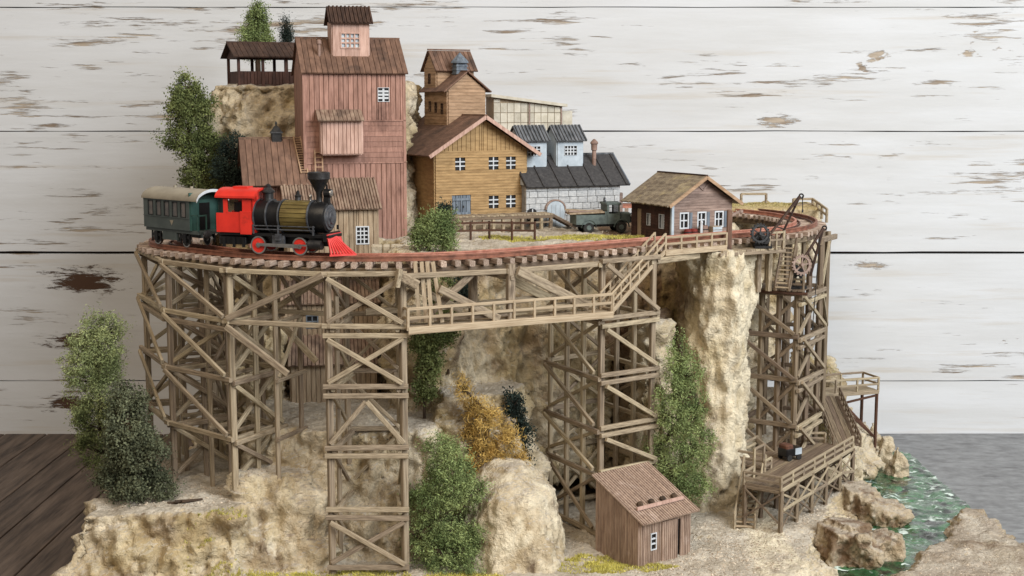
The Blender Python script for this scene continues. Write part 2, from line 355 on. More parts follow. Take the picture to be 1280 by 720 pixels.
def window(parent, O, U, Nn, u, v, w, h, nx=3, ny=3, frame='white_trim', pane='pane', bar=.045, sub=True, edge=.05, name='window'):
    """barred window set into a hole of the wall"""
    O, U, Nn = map(Vector, (O, U, Nn)); P = lambda a, b, n=0: O+U*(u+a)+UP*(v+b)+Nn*n
    mb = MB()
    def bar_(a0, b0, a1, b1, n0, n1, mi=0):
        mb.slabq([P(a0, b0, n0), P(a1, b0, n0), P(a1, b1, n0), P(a0, b1, n0)], Nn, n1-n0, 0, mi)
    if edge:
        bar_(-edge, -edge, w+edge, 0, 0, .085); bar_(-edge, h, w+edge, h+edge, 0, .085); bar_(-edge, 0, 0, h, 0, .083); bar_(w, 0, w+edge, h, 0, .083)
    for i in range(1, nx): bar_(w*i/nx-bar/2, 0, w*i/nx+bar/2, h, .005, .05)
    for i in range(1, ny): bar_(0, h*i/ny-bar/2, w, h*i/ny+bar/2, .003, .052)
    if sub:
        o = mb.build(name, frame, parent); pb = MB()
        pb.slabq([P(-.02, -.02, -.03), P(w+.02, -.02, -.03), P(w+.02, h+.02, -.03), P(-.02, h+.02, -.03)], Nn, .02); pb.build('pane', pane, o)
    else:
        bar_(-.02, -.02, w+.02, h+.02, -.03, -.01, 1); o = mb.build(name, [frame, pane], parent)
    return o

# ------------------------------------------------------------------ the backdrop wall and the table
def peeling_mat():
    m = bpy.data.materials.new('peeling_paint'); m.use_nodes = True; MATS['peeling_paint'] = m
    nt = m.node_tree; N = nt.nodes; L = nt.links.new; b = N['Principled BSDF']; b.inputs['Roughness'].default_value = .7; b.inputs['Specular IOR Level'].default_value = .2
    tc = N.new('ShaderNodeTexCoord')
    def nz(sc, det, loc, rough=.6):
        mp = N.new('ShaderNodeMapping'); mp.inputs['Scale'].default_value = sc; mp.inputs['Location'].default_value = loc
        L(tc.outputs['Object'], mp.inputs['Vector']); n = N.new('ShaderNodeTexNoise'); n.inputs['Scale'].default_value = 1; n.inputs['Detail'].default_value = det; n.inputs['Roughness'].default_value = rough
        L(mp.outputs[0], n.inputs['Vector']); return n.outputs['Fac']
    def rg(v, a, c):
        r = N.new('ShaderNodeMapRange'); r.inputs['From Min'].default_value = a; r.inputs['From Max'].default_value = c; L(v, r.inputs['Value']); return r.outputs[0]
    def mth(op, a, c):
        x = N.new('ShaderNodeMath'); x.operation = op
        for i, v in enumerate((a, c)):
            if isinstance(v, (int, float)): x.inputs[i].default_value = v
            else: L(v, x.inputs[i])
        return x.outputs[0]
    def mix(A, B, f):
        x = N.new('ShaderNodeMix'); x.data_type = 'RGBA'
        for k, v in (('A', A), ('B', B)):
            if isinstance(v, tuple): x.inputs[k].default_value = (*v, 1)
            else: L(v, x.inputs[k])
        L(f, x.inputs['Factor']); return x.outputs['Result']
    paint = mix(srgb(207, 209, 212), srgb(198, 199, 200), rg(nz((12, 12, 90), 6, (1, 2, 3)), .35, .65))
    paint = mix(paint, srgb(188, 181, 171), rg(nz((9, 9, 200), 6, (5, 2, 9)), .58, .8))
    streak = nz((26, 26, 330), 7, (2, 7, 1), .66); place = nz((7, 7, 22), 3, (8, 1, 4))
    chips = rg(mth('ADD', streak, mth('MULTIPLY', place, .62)), .925, .995)
    blot = nz((30, 30, 62), 8, (3.6, 3, 4.2), .62); place2 = nz((4.5, 4.5, 9), 2, (1.4, 6, 2.1))
    patch = rg(mth('ADD', blot, mth('MULTIPLY', place2, .8)), 1.16, 1.19)
    bare = mix(srgb(178, 165, 149), srgb(130, 115, 100), rg(nz((40, 40, 500), 5, (1, 1, 1)), .4, .6))
    # the big worn patch low on the left and a few smaller ones
    def worn(x, z, rx, rz, k):
        mp = N.new('ShaderNodeMapping'); mp.inputs['Location'].default_value = (-x*S/(rx*S), 0, -z*S/(rz*S)); mp.inputs['Scale'].default_value = (1/(rx*S), 0, 1/(rz*S)); L(tc.outputs['Object'], mp.inputs['Vector'])
        ln = N.new('ShaderNodeVectorMath'); ln.operation = 'LENGTH'; L(mp.outputs[0], ln.inputs[0])
        return rg(mth('SUBTRACT', mth('MULTIPLY', nz((75, 75, 430), 10, (x, z, 1), .8), 3.6), ln.outputs['Value']), k+.72, k+.9)
    f = mth('MAXIMUM', chips, patch); big = 0.
    for (px, py, rx, rz, k) in ((105, 352, 2.6, 1.0, .42), (80, 425, 2.2, .8, .62), (205, 268, 1.6, .8, .66), (90, 505, 2.0, .8, .5), (970, 150, 1.5, .5, .5), (1090, 330, 3.0, .5, .8)):
        q = W(px, py, 71.0); wn = worn(q.x, q.z, rx, rz, k); big = mth('MAXIMUM', big, wn) if px < 300 else big; f = mth('MAXIMUM', f, wn)
    c = mix(mix(paint, bare, f), srgb(80, 60, 48), big); L(c, b.inputs['Base Color'])
    bp = N.new('ShaderNodeBump'); bp.inputs['Strength'].default_value = .6; bp.inputs['Distance'].default_value = .0006
    hgt = mth('SUBTRACT', mth('MULTIPLY', nz((30, 30, 420), 6, (0, 0, 0)), .35), f); L(hgt, bp.inputs['Height']); L(bp.outputs[0], b.inputs['Normal'])
peeling_mat()
mat('wall_gap', srgb(70, 52, 40), srgb(44, 34, 28), scale=(40, 40, 200))
mat('floor_wood', srgb(112, 97, 86), srgb(62, 51, 45), scale=(300, 25, 300), rv=.3, bump=.4, rough=.6, bdist=.0006)
mat('grey_table', srgb(142, 144, 146), srgb(116, 117, 119), scale=(140, 240, 60), rough=.7, bump=.3, c3=srgb(96, 96, 98), s3=(40, 160, 40), lo3=.58, hi3=.75)
WALLY = 71.0; TABLE = -2.0
wb = MB(); wb.span((-60, WALLY+.45, TABLE-1), (60, WALLY+1.2, 42))
wall_o = tag(wb.build('backdrop_wall', 'wall_gap'), kind='structure')
seams = [W(640, y, WALLY).z for y in (700, 476, 316, 164, 9, -150, -310)]
for k, (z0, z1) in enumerate(zip(seams, seams[1:])):
    g0 = .13 if k == 2 else .05; g1 = .13 if k == 1 else .05
    # each board is a little uneven along its edges
    n = 60; vs_ = []; fs_ = []
    for i in range(n+1):
        x = -60+120*i/n
        for (y, z) in ((WALLY, z0+g0/2), (WALLY, z1-g1/2), (WALLY+.44, z1-g1/2), (WALLY+.44, z0+g0/2)):
            e = noise.noise(V(x*.35, z*3, k*7.7))*.035
            vs_.append((x, y+noise.noise(V(x*.08, k*3.3, 0))*.06, max(z+e, TABLE-.8)))
    for i in range(n):
        for j in range(4): fs_.append((i*4+j, i*4+(j+1) % 4, (i+1)*4+(j+1) % 4, (i+1)*4+j))
    mb = MB(); mb.add(vs_, fs_); mb.build('plank', 'peeling_paint', wall_o)
tb = MB(); tb.span((4, 20, TABLE-1.5), (60, WALLY+.4, TABLE)); tag(tb.build('table', 'grey_table'), kind='structure')
fb = MB(); fb.span((-60, 20, TABLE-1.5), (3.9, WALLY+.4, TABLE-.12)); fl = tag(fb.build('wooden_floor', 'wall_gap'), kind='structure')
x = -46.
while x < -9:
    w = random.uniform(1.9, 2.4); mb = MB(); mb.rv = random.random(); mb.cbox((x, 20, TABLE-.11), (x+w-.06, WALLY-.02, TABLE+random.uniform(-.03, .0)), .03); mb.build('plank', 'floor_wood', fl); x += w

# ------------------------------------------------------------------ track centre line (rail top at 10.8)
RAIL = 10.8
C1 = V(-5.0, 53.4, 0); RA = 8.4; DIR = V(.81, .587, 0).normalized(); NRM = V(DIR.y, -DIR.x, 0)     # NRM points to the camera side
PATH = []
def arc(c, r, a0, a1, n):     # angle measured from -Y, positive towards +X
    for i in range(n+1):
        t = R(a0+(a1-a0)*i/n); PATH.append(V(c[0]+r*math.sin(t), c[1]-r*math.cos(t), 0))
P40 = C1+V(RA*math.sin(R(-40)), -RA*math.cos(R(-40)), 0)
hd = V(-math.cos(R(40)), math.sin(R(40)), 0)
Q = P40+hd*2.4; cc = Q+V(math.sin(R(40)), math.cos(R(40)), 0)*3.2
PATH.append(V(cc.x-3.2, cc.y+9, 0))
arc(cc, 3.2, -90, -40, 14)
arc(C1, RA, -40, math.degrees(math.atan2(DIR.y, DIR.x)), 60)
RB = 8.0; E1 = PATH[-1]+DIR*12.3; C2 = E1-NRM*RB
arc(C2, RB, math.degrees(math.atan2(DIR.y, DIR.x)), 205, 70)
# resample evenly
def resample(pts, step):
    out = [pts[0].copy()]; acc = 0.
    for a, b in zip(pts, pts[1:]):
        L_ = (b-a).length; t = 0.
        while acc+L_-t >= step:
            t += step-acc; acc = 0.; out.append(a.lerp(b, t/L_))
        acc += L_-t
    return out
FINE = resample(PATH, .1)
def tangent(i, arr):
    a = arr[max(0, i-1)]; b = arr[min(len(arr)-1, i+1)]; return (b-a).normalized()
def nearest(p):
    p = V(p[0], p[1], 0); i = min(range(len(FINE)), key=lambda k: (FINE[k]-p).length_squared); return i

# ------------------------------------------------------------------ the rocky base
def fbm(p, o=5, lac=2.1, gain=.5):
    a = 1.; s_ = 0.
    for _ in range(o): s_ += a*noise.noise(p); p = p*lac; a *= gain
    return s_
def rock_mesh(blobs, voxel, amp, seed, name, crag=.0, column=None, smooth=6):
    bm = bmesh.new()
    for pts in blobs:
        b2 = bmesh.new()
        for p in pts: b2.verts.new(p)
        r_ = bmesh.ops.convex_hull(b2, input=b2.verts)
        bmesh.ops.delete(b2, geom=[v for v in b2.verts if not v.link_faces], context='VERTS')
        tmp = bpy.data.meshes.new('tmp'); b2.to_mesh(tmp); b2.free(); bm.from_mesh(tmp); bpy.data.meshes.remove(tmp)
    bmesh.ops.recalc_face_normals(bm, faces=bm.faces)
    me = bpy.data.meshes.new('tmp'); bm.to_mesh(me); bm.free()
    o = bpy.data.objects.new('tmp', me); COL.objects.link(o)
    md = o.modifiers.new('r', 'REMESH'); md.mode = 'VOXEL'; md.voxel_size = voxel; md.adaptivity = 0
    sm = o.modifiers.new('s', 'SMOOTH'); sm.factor = .5; sm.iterations = smooth
    dg = bpy.context.evaluated_depsgraph_get(); ev = o.evaluated_get(dg)
    m2 = bpy.data.meshes.new_from_object(ev); bpy.data.objects.remove(o); bpy.data.meshes.remove(me)
    m2.name = name
    n = len(m2.vertices); co = np.empty(n*3); nr = np.empty(n*3)
    m2.vertices.foreach_get('co', co); m2.vertices.foreach_get('normal', nr); co = co.reshape(-1, 3); nr = nr.reshape(-1, 3)
    out = co.copy()
    for i in range(n):
        p = V(*co[i]); nv = V(*nr[i]); steep = 1-max(0., nv.z)**2
        q = p+V(seed, seed*1.7, seed*.3)
        a = amp[0]*fbm(q*.42, 3)+amp[1]*(abs(fbm(V(q.x, q.y, q.z*.55)*.85+V(5, 5, 5), 5))-.28)*1.8+amp[2]*fbm(V(q.x, q.y, q.z*.6)*3.4, 3)
        a += amp[2]*1.5*(.30-abs(fbm(V(q.x, q.y, q.z*.7)*2.3+V(1, 9, 2), 4)))+amp[2]*.55*fbm(q*8.5, 2)
        if crag:
            ds = noise.voronoi(V(q.x, q.y, q.z*.45)*.75+V(1, 1, .4)*.6*fbm(q*1.3, 3))[0]; a += crag*(min(.22, (ds[1]-ds[0])*1.3)-.12)+crag*.5*(ds[0]-.4)
        if column and column(p):
            a = .34*fbm(V(q.x, q.y, q.z*.4)*.8, 3)+.36*(abs(fbm(V(q.x, q.y, q.z*.3)*1.6, 5))-.25)+.13*fbm(V(q.x, q.y, q.z*.5)*5, 3)
        k = (.2+.8*steep)
        out[i] = co[i]+nr[i]*a*k
    m2.vertices.foreach_set('co', out.reshape(-1)); m2.update()
    return m2, co, nr
def poly(pts, z): return [V(x, y, z) for x, y in pts]
def grow(pts, d):
    c = (sum(p[0] for p in pts)/len(pts), sum(p[1] for p in pts)/len(pts))
    out = []
    for p in pts:
        v = V(p[0]-c[0], p[1]-c[1], 0); out.append((p[0]+v.normalized().x*d, p[1]+v.normalized().y*d))
    return out
def frustum(top, z1, bot, z0): return poly(top, z1)+poly(bot, z0)
B = []
def rect(x0, y0, x1, y1): return [(x0, y0), (x1, y0), (x1, y1), (x0, y1)]
B.append(frustum(rect(-15.2, 38, 19.4, 69), -1.55, rect(-15.2, 38, 19.4, 69), -1.95))                         # base board
gp = [(-15.0, 38), (7.6, 38), (8.7, 45.6), (11.3, 50.6), (15.0, 57.5), (16.2, 63), (16.6, 69), (-15.0, 69)]
B.append(frustum(gp, -.05, [(-15.2, 38), (8.7, 38), (9.9, 45.4), (12.6, 50.2), (16.2, 57), (17.4, 63), (17.6, 69), (-15.2, 69)], -1.7))   # low ground
B.append(frustum([(12.6, 38), (13.8, 45.2), (16.6, 49.4), (19.4, 53.6), (19.4, 38)], -.75, [(11.6, 38), (12.9, 45.6), (15.7, 50), (19.4, 55.2), (19.4, 38)], -1.7))   # far bank of the river
# left rock shelf
B.append(frustum([(-14.6, 43.3), (-9.6, 43.6), (-8.4, 47), (-8, 52), (-14.2, 52)], 2.15, [(-15.2, 42.3), (-9.0, 42.6), (-7.0, 46), (-7, 52), (-15.2, 52)], -1))
B.append(frustum([(-9.4, 45.2), (-7.4, 45.6), (-6.2, 48), (-7.5, 50.5), (-10, 50)], 3.0, [(-10.4, 43.0), (-6.8, 43.4), (-4.6, 46.4), (-5, 51), (-11, 51)], -1))
B.append(frustum([(-9.2, 47.2), (-6.8, 46.5), (-3.2, 46.6), (-2.4, 50), (-3, 53), (-11, 53)], 4.25, [(-10.2, 45.6), (-6.4, 45.0), (-2.0, 45.3), (-1.2, 50), (-2, 53), (-11.6, 53)], .0))
# cliff under the plateau
B.append(frustum([(-4.6, 51.2), (-2.8, 50.6), (-1.4, 53.2), (2.2, 54.0), (5.0, 54.8), (5, 66), (-4.6, 66)], 10.25, [(-5, 49.4), (-2.6, 48.6), (-.6, 50.8), (2.2, 52.2), (6, 54), (6, 66), (-5, 66)], 1))
B.append(frustum([(-4.6, 51.0), (-3.4, 50.0), (-2.5, 50.2), (-2.2, 52), (-2.4, 54), (-4.6, 54)], 10.2, [(-5, 50.0), (-3.6, 49.0), (-2.2, 49.4), (-1.6, 52), (-1.8, 54), (-5, 54)], 1))
B.append(frustum([(-2.6, 48.0), (-.2, 48.3), (.6, 50.6), (-3, 51)], 5.2, [(-3.6, 46.2), (.8, 46.8), (1.4, 50.4), (-4, 51)], 0))
B.append(frustum([(-12.4, 57), (-4, 55.5), (-4, 66), (-13, 66)], 10.2, [(-13.2, 55.6), (-4, 53.6), (-4, 66), (-13.8, 66)], 0))
B.append(frustum([(-11.6, 53.5), (-9.2, 52), (-9, 58), (-12.6, 58)], 7.2, [(-12.8, 51.8), (-8.6, 50.4), (-8.6, 58), (-13.6, 58)], 0))
# right part of the plateau and the pale rock column
B.append(frustum([(5, 54.6), (8.8, 54.0), (10.4, 57), (9.6, 62), (5, 66)], 10.25, [(5, 55.4), (9.0, 54.4), (10.6, 57), (9.8, 62), (5, 66)], .0))
B.append(frustum([(7.0, 52.0), (7.7, 51.2), (9.1, 51.5), (9.9, 53.6), (9.6, 56), (6.9, 56)], 10.2, [(7.0, 52.3), (7.7, 51.6), (8.9, 51.7), (9.5, 53.6), (9.6, 56), (6.8, 56)], 4.5))
B.append(frustum([(7.0, 52.3), (7.7, 51.6), (8.9, 51.7), (9.5, 53.6), (9.6, 56), (6.8, 56)], 4.6, [(6.6, 51.6), (7.4, 50.6), (8.9, 50.8), (9.7, 53.2), (9.8, 57), (6.2, 56)], -.5))
B.append(frustum([(5.2, 51.2), (5.8, 51.0), (6.3, 52), (6.1, 54), (4.9, 54)], 7.4, [(4.6, 50.4), (6.2, 50.2), (6.9, 51.6), (6.8, 54.5), (4.2, 54.5)], -.3))
# ground swell under the landing deck, right edge rocks
B.append(frustum([(11.5, 56.0), (13.6, 56.6), (15.2, 59.5), (16.0, 62), (15.6, 67), (9, 67), (9, 57)], 1.5, [(10.6, 53.2), (15.2, 55.6), (17.0, 59.4), (17.6, 62), (17.4, 68), (9, 68), (8.5, 54.5)], -.4))
B.append(frustum([(14.3, 63.0), (15.2, 62.8), (15.6, 64), (14.4, 66)], 3.7, [(13.2, 62), (15.6, 61.8), (16.4, 64), (13.5, 67)], .5))
# hill behind the red mill
B.append(frustum([(-13.4, 60.2), (-11.6, 59.4), (-7, 60), (-5.2, 60.8), (-5.0, 66.5), (-13, 66.5)], 16.75, [(-14.2, 59.4), (-11.4, 58.4), (-6, 58.6), (-4.4, 60), (-4.2, 67), (-14.2, 67)], 9))
# raised ledge behind the far curve
B.append(frustum([(9.6, 65.0), (15.2, 65.0), (15.2, 68.6), (9.6, 68.6)], 10.85, [(9.0, 64.8), (15.4, 64.8), (15.4, 68.8), (9, 68.8)], 9.6))
B.append(frustum([(9.0, 65.4), (15.4, 65.4), (15.4, 68), (9, 68)], 9.8, [(9, 66), (12, 66), (12, 68), (9, 68)], 0))
tm, tco, tnr = rock_mesh(B, .098, (.55, .40, .15), 3.3, 'terrain', .6, lambda p: 6.2 < p.x < 10.3 and p.y < 55.5 and p.z > .8)
tone = tm.color_attributes.new('tone', 'FLOAT_COLOR', 'POINT')
n = len(tm.vertices); rgba = np.zeros((n, 4)); rgba[:, 3] = 1
ss = lambda v, a, b: np.clip((v-a)/(b-a), 0, 1)
X_, Y_, Z_ = tco[:, 0], tco[:, 1], tco[:, 2]; NZ = tnr[:, 2]
nn = np.array([fbm(V(*p)*.9+V(9, 1, 4), 4) for p in tco]); n2 = np.array([fbm(V(p[0], p[1], p[2]*.5)*.5+V(2, 8, 1), 3) for p in tco])
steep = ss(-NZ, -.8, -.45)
rgba[:, 0] = np.clip(ss(nn+.9*n2, .25, .7)*.42*steep + (X_ > 3.9)*(X_ < 7.4)*ss(Y_, 52.0, 53.2)*ss(nn+Z_*.08, -.5, .2)*.85, 0, .9)       # browner noise patches on steep rock, fuller towards the back of the alcove
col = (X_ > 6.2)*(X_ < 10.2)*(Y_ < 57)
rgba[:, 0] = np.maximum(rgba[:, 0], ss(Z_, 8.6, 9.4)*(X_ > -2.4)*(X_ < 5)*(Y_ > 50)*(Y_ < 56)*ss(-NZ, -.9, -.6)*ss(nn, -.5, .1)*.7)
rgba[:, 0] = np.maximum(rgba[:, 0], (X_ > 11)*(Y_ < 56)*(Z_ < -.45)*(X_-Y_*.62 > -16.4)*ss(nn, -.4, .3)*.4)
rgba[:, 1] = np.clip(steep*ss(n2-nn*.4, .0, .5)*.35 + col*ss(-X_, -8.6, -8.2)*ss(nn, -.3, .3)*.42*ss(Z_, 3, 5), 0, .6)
rgba[:, 1] = np.maximum(rgba[:, 1], ss(Z_, 10.3, 10.6)*(Y_ > 64.6)*(X_ > 8.5)*.75*ss(NZ, .5, .8))
rgba[:, 2] = np.clip(col*ss(X_, 8.2, 8.7)*.85*ss(nn, -.6, .1)+steep*ss(-n2, .1, .5)*.4, 0, .9)
tone.data.foreach_set('color', rgba.reshape(-1))
BVH = BVHTree.FromPolygons([tuple(v.co) for v in tm.vertices], [tuple(p.vertices) for p in tm.polygons])
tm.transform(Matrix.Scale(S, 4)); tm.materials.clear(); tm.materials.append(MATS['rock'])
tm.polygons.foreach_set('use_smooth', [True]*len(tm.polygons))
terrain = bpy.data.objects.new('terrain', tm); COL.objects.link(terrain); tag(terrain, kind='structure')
def gz(x, y, top=30.):
    h = BVH.ray_cast(V(x, y, top), V(0, 0, -1)); return h[0].z if h[0] else TABLE

# ------------------------------------------------------------------ track
def rail_sweep(mb, pts, off, w, z0, z1):
    vs = []; fs = []
    for i, p in enumerate(pts):
        t = tangent(i, pts); nrm = V(t.y, -t.x, 0); c = p+nrm*off
        for (a, z) in ((-w/2, z0), (-w/2, z0+.025), (-w*.2, z0+.045), (-w*.2, z1-.06), (-w*.42, z1-.045), (-w*.42, z1), (w*.42, z1), (w*.42, z1-.045), (w*.2, z1-.06), (w*.2, z0+.045), (w/2, z0+.025), (w/2, z0)):
            q = c+nrm*a; vs.append((q.x, q.y, z))
    k = 12
    for i in range(len(pts)-1):
        for j in range(k): fs.append((i*k+j, i*k+(j+1) % k, (i+1)*k+(j+1) % k, (i+1)*k+j))
    fs += [tuple(range(k)), tuple(range((len(pts)-1)*k, len(pts)*k))]
    mb.add(vs, fs)
p0 = FINE[len(FINE)//3]
track = thing('railway_track', 'narrow rust-red rails on wooden sleepers curving over the trestles', 'track', (p0.x, p0.y, 10.4), world=True)
SP = resample(PATH, .25)
for s_ in (-.45, .45):
    mb = MB(); rail_sweep(mb, SP, s_, .11, 10.62, RAIL); mb.build('rail', 'rail' if s_ > 0 else 'rail_pale', track)  # far rail takes a paler tone than the near one
for s_ in (-.27, .27):
    mb = MB(); rail_sweep(mb, SP, s_, .06, 10.62, RAIL-.11); mb.build('guard_rail', 'guard_rail', track)
SL = resample(PATH, .46)
for i, p in enumerate(SL):
    t = tangent(i, SL); nr_ = V(t.y, -t.x, 0); e = random.uniform(-.05, .05)
    a = p+nr_*(.88+e); b = p-nr_*(.88-e); a.z = b.z = 10.52
    stick(track, 'sleeper', a, b, .2+random.uniform(-.025, .025), .2, 'sleeper', jit=.012)

# ------------------------------------------------------------------ trestles
def brace(root, a, b, z0, z1, n=0., m='wood', w=.2, t=.11, out=None):
    o = out*n if out is not None else V(0, 0, 0)
    return stick(root, 'brace', V(a.x, a.y, z0)+o, V(b.x, b.y, z1)+o, t, w*.78, m, jit=.025)
def beam(root, a, b, z, h=.22, t=.14, n=0., out=None, m='wood', ext=.16):
    d = (b-a); d.z = 0; d.normalize(); o = out*n if out is not None else V(0, 0, 0)
    return stick(root, 'beam', V(a.x, a.y, z)-d*ext+o, V(b.x, b.y, z)+d*ext+o, t, h*.76, m, jit=.02)
def post(root, p, ztop, s_=.26, m='wood', lean=V(0, 0, 0), zb=None):
    s_ *= .75; zb = gz(p.x, p.y, 9.5)-.15 if zb is None else zb
    return stick(root, 'post', V(p.x+lean.x, p.y+lean.y, zb), V(p.x, p.y, ztop), s_, s_, m, jit=.01)
LV = [10.3, 8.55, 6.5, 4.4, 2.25, .2]
cam2 = V(0, 0, 0)
def outn(a, b, toward=V(0, 0, 0)):      # horizontal normal of the line a-b on the side of `toward`
    d = (b-a).normalized(); n_ = V(d.y, -d.x, 0)
    return n_ if n_.dot(toward-a) > 0 else -n_

Oa, Ob, Oc, Od, Oe = V(-14.2, 50.9, 0), V(-12.35, 47.3, 0), V(-9.65, 44.95, 0), V(-6.15, 43.85, 0), V(-3.65, 43.85, 0)
def inner(p, d=2.5):
    c = V(C1.x, C1.y, 0); return p+(c-p).normalized()*d
ct = thing('trestle_bridge', 'tall curved wooden trestle carrying the track under the train, left side', 'trestle', (Oc.x, Oc.y, gz(Oc.x, Oc.y, 9)), world=True)
outer = [Oa, Ob, Oc]; inn = [inner(p) for p in outer]; Id, Ie = inner(Od), inner(Oe)
for k, (o_, i_) in enumerate(zip(outer, inn)):
    post(ct, o_, 10.38, .27); post(ct, i_, 10.2, .25)
    mid = o_.lerp(i_, .5); post(ct, mid, 10.2, .22)
    zb = gz(o_.x, o_.y, 9.5)
    rn = outn(o_, i_, V(0, 40, 0))
    for j, z in enumerate(LV):
        if z < zb+.15: continue
        beam(ct, o_, i_, z-.12, n=.16, out=rn); beam(ct, o_, i_, z-.12, n=-.16, out=rn)
        if j+1 < len(LV) and LV[j+1] > zb-.5:
            brace(ct, o_, i_, z-.2, max(LV[j+1], zb)+.1, .13, out=rn); brace(ct, i_, o_, z-.2, max(LV[j+1], zb)+.1, -.13, out=rn)
seq_o = outer+[Od]; seq_i = inn+[Id]
for row, seq in enumerate((seq_o, seq_i)):
    for k, (a, b) in enumerate(zip(seq, seq[1:])):
        on = outn(a, b)
        for j, z in enumerate(LV[:4]):
            if k == 2 and j >= 2: continue
            beam(ct, a, b, z, n=.2, out=on, ext=.2)
            if j == 1 and k < 2: beam(ct, a, b, z-.3, n=.2, out=on, ext=.12)
        zlist = list(zip(LV, LV[1:]))[:2 if k == 2 else 3]
        for j, (z1, z0) in enumerate(zlist):
            if k == 2 and j == 0:
                brace(ct, a, b, z0+.1, z1, .3, out=on, w=.26)
                if row: brace(ct, a, b, z1, z0+.1, .2, out=on)
            elif k == 2: stick(ct, 'brace', V(a.x, a.y, z1-.15)+on*.3, V(a.lerp(b, .62).x, a.lerp(b, .62).y, z0+.35)+on*.3, .11, .22, jit=.02)
            else:
                brace(ct, a, b, z1-.1, z0+.15, .3, out=on)
                if (j+k+row) % 2 == 0: brace(ct, b, a, z1-.1, z0+.15, -.05, out=on)
# in-between bents under the curve (thinner posts, seen through the outer frame)
for f in (.34, .68):
    for k, (a, b) in enumerate(zip(seq_o, seq_o[1:])):
        if k == 2 and f > .5: continue
        p = a.lerp(b, f); q_ = inner(p, 2.4); p = inner(p, .75)
        post(ct, p, 10.2, .2); post(ct, q_, 10.2, .2)
        for z in LV[:4]:
            if z > gz(p.x, p.y, 9.5)+.2: beam(ct, p, q_, z-.1, h=.18, t=.12, n=.1, out=outn(p, q_, V(0, 40, 0)))
        brace(ct, p, q_, LV[0], LV[1], .1, out=outn(p, q_, V(0, 40, 0)), w=.16); brace(ct, q_, p, LV[1], LV[2], .1, out=outn(p, q_, V(0, 40, 0)), w=.16)
# far left corner posts and the short horizontal arm
beam(ct, Oa, Oa+V(.2, 3.4, 0), LV[0], n=0); beam(ct, Oa, Oa+V(.2, 3.4, 0), LV[1], n=0); post(ct, Oa+V(.2, 3.4, 0), 10.38, .24); brace(ct, Oa, Oa+V(.2, 3.4, 0), LV[1], LV[0], .1, out=V(-1, 0, 0))
# stringers right under the sleepers
def stringers(root, i0, i1, step=22):
    for off in (-.55, .55):
        for i in range(i0, i1, step):
            a, b = FINE[i], FINE[min(i+step, i1)]; ta, tb_ = tangent(i, FINE), tangent(min(i+step, i1), FINE)
            pa = a+V(ta.y, -ta.x, 0)*off; pb = b+V(tb_.y, -tb_.x, 0)*off
            stick(root, 'stringer', V(pa.x, pa.y, 10.28), V(pb.x, pb.y, 10.28), .18, .24, 'wood_brown')
iD, iE = nearest(Od), nearest(Oe); iF = nearest((3.0, 48.6)); iG = nearest((7.2, 51.9))
stringers(ct, nearest((-13.4, 54.5)), iD)

tw = thing('trestle_tower', 'narrow wooden trestle tower below the nose of the locomotive', 'trestle', (-4.9, 44.2, 0), world=True, group='trestle towers')
for p, q_ in ((Od, Id), (Oe, Ie)):
    post(tw, p, 10.38, .28); post(tw, q_, 10.2, .25); post(tw, p.lerp(q_, .45), 10.2, .2)
    rn = outn(p, q_, V(-5 if p is Oe else -5, 44, 0))
    for j, z in enumerate(LV[:5]):
        beam(tw, p, q_, z-.1, n=.17, out=rn)
        brace(tw, p, q_, z-.2, LV[j+1]+.1, .05, out=rn, w=.17)
fo = outn(Od, Oe); bo = -fo
for j, z in enumerate(LV):
    beam(tw, Od, Oe, z, n=.2, out=fo)
    beam(tw, Id, Ie, z, n=.0, out=fo, h=.2)
    if 0 < j < 5: beam(tw, Od, Oe, z-.3, n=.2, out=fo)
def panel(root, a, b, z1, z0, on, kind, w=.2):
    if kind in ('x', '/'): brace(root, a, b, z0+.15, z1-.12, .2, out=on, w=w)
    if kind in ('x', '\\'): brace(root, a, b, z1-.12, z0+.15, .32, out=on, w=w)
    if kind == '^':
        m_ = a.lerp(b, .5); brace(root, a, m_, z0+.15, z1-.2, .2, out=on, w=w); brace(root, m_, b, z1-.2, z0+.15, .2, out=on, w=w)
for j, k in enumerate(['x', 'x', '^', '', 'x']): panel(tw, Od, Oe, LV[j]-(.3 if j else 0), LV[j+1], fo, k)
for j, k in enumerate(['\\', 'x', '\\', '/', 'x']): panel(tw, Id, Ie, LV[j], LV[j+1], fo, k, .16)
# the knot of short timbers at the tower's top right corner
stick(tw, 'brace', V(-3.75, 43.5, 10.3), V(-3.1, 43.55, 9.95), .12, .3)
stick(tw, 'brace', V(-3.8, 43.45, 9.9), V(-3.7, 43.45, 10.5), .16, .2)

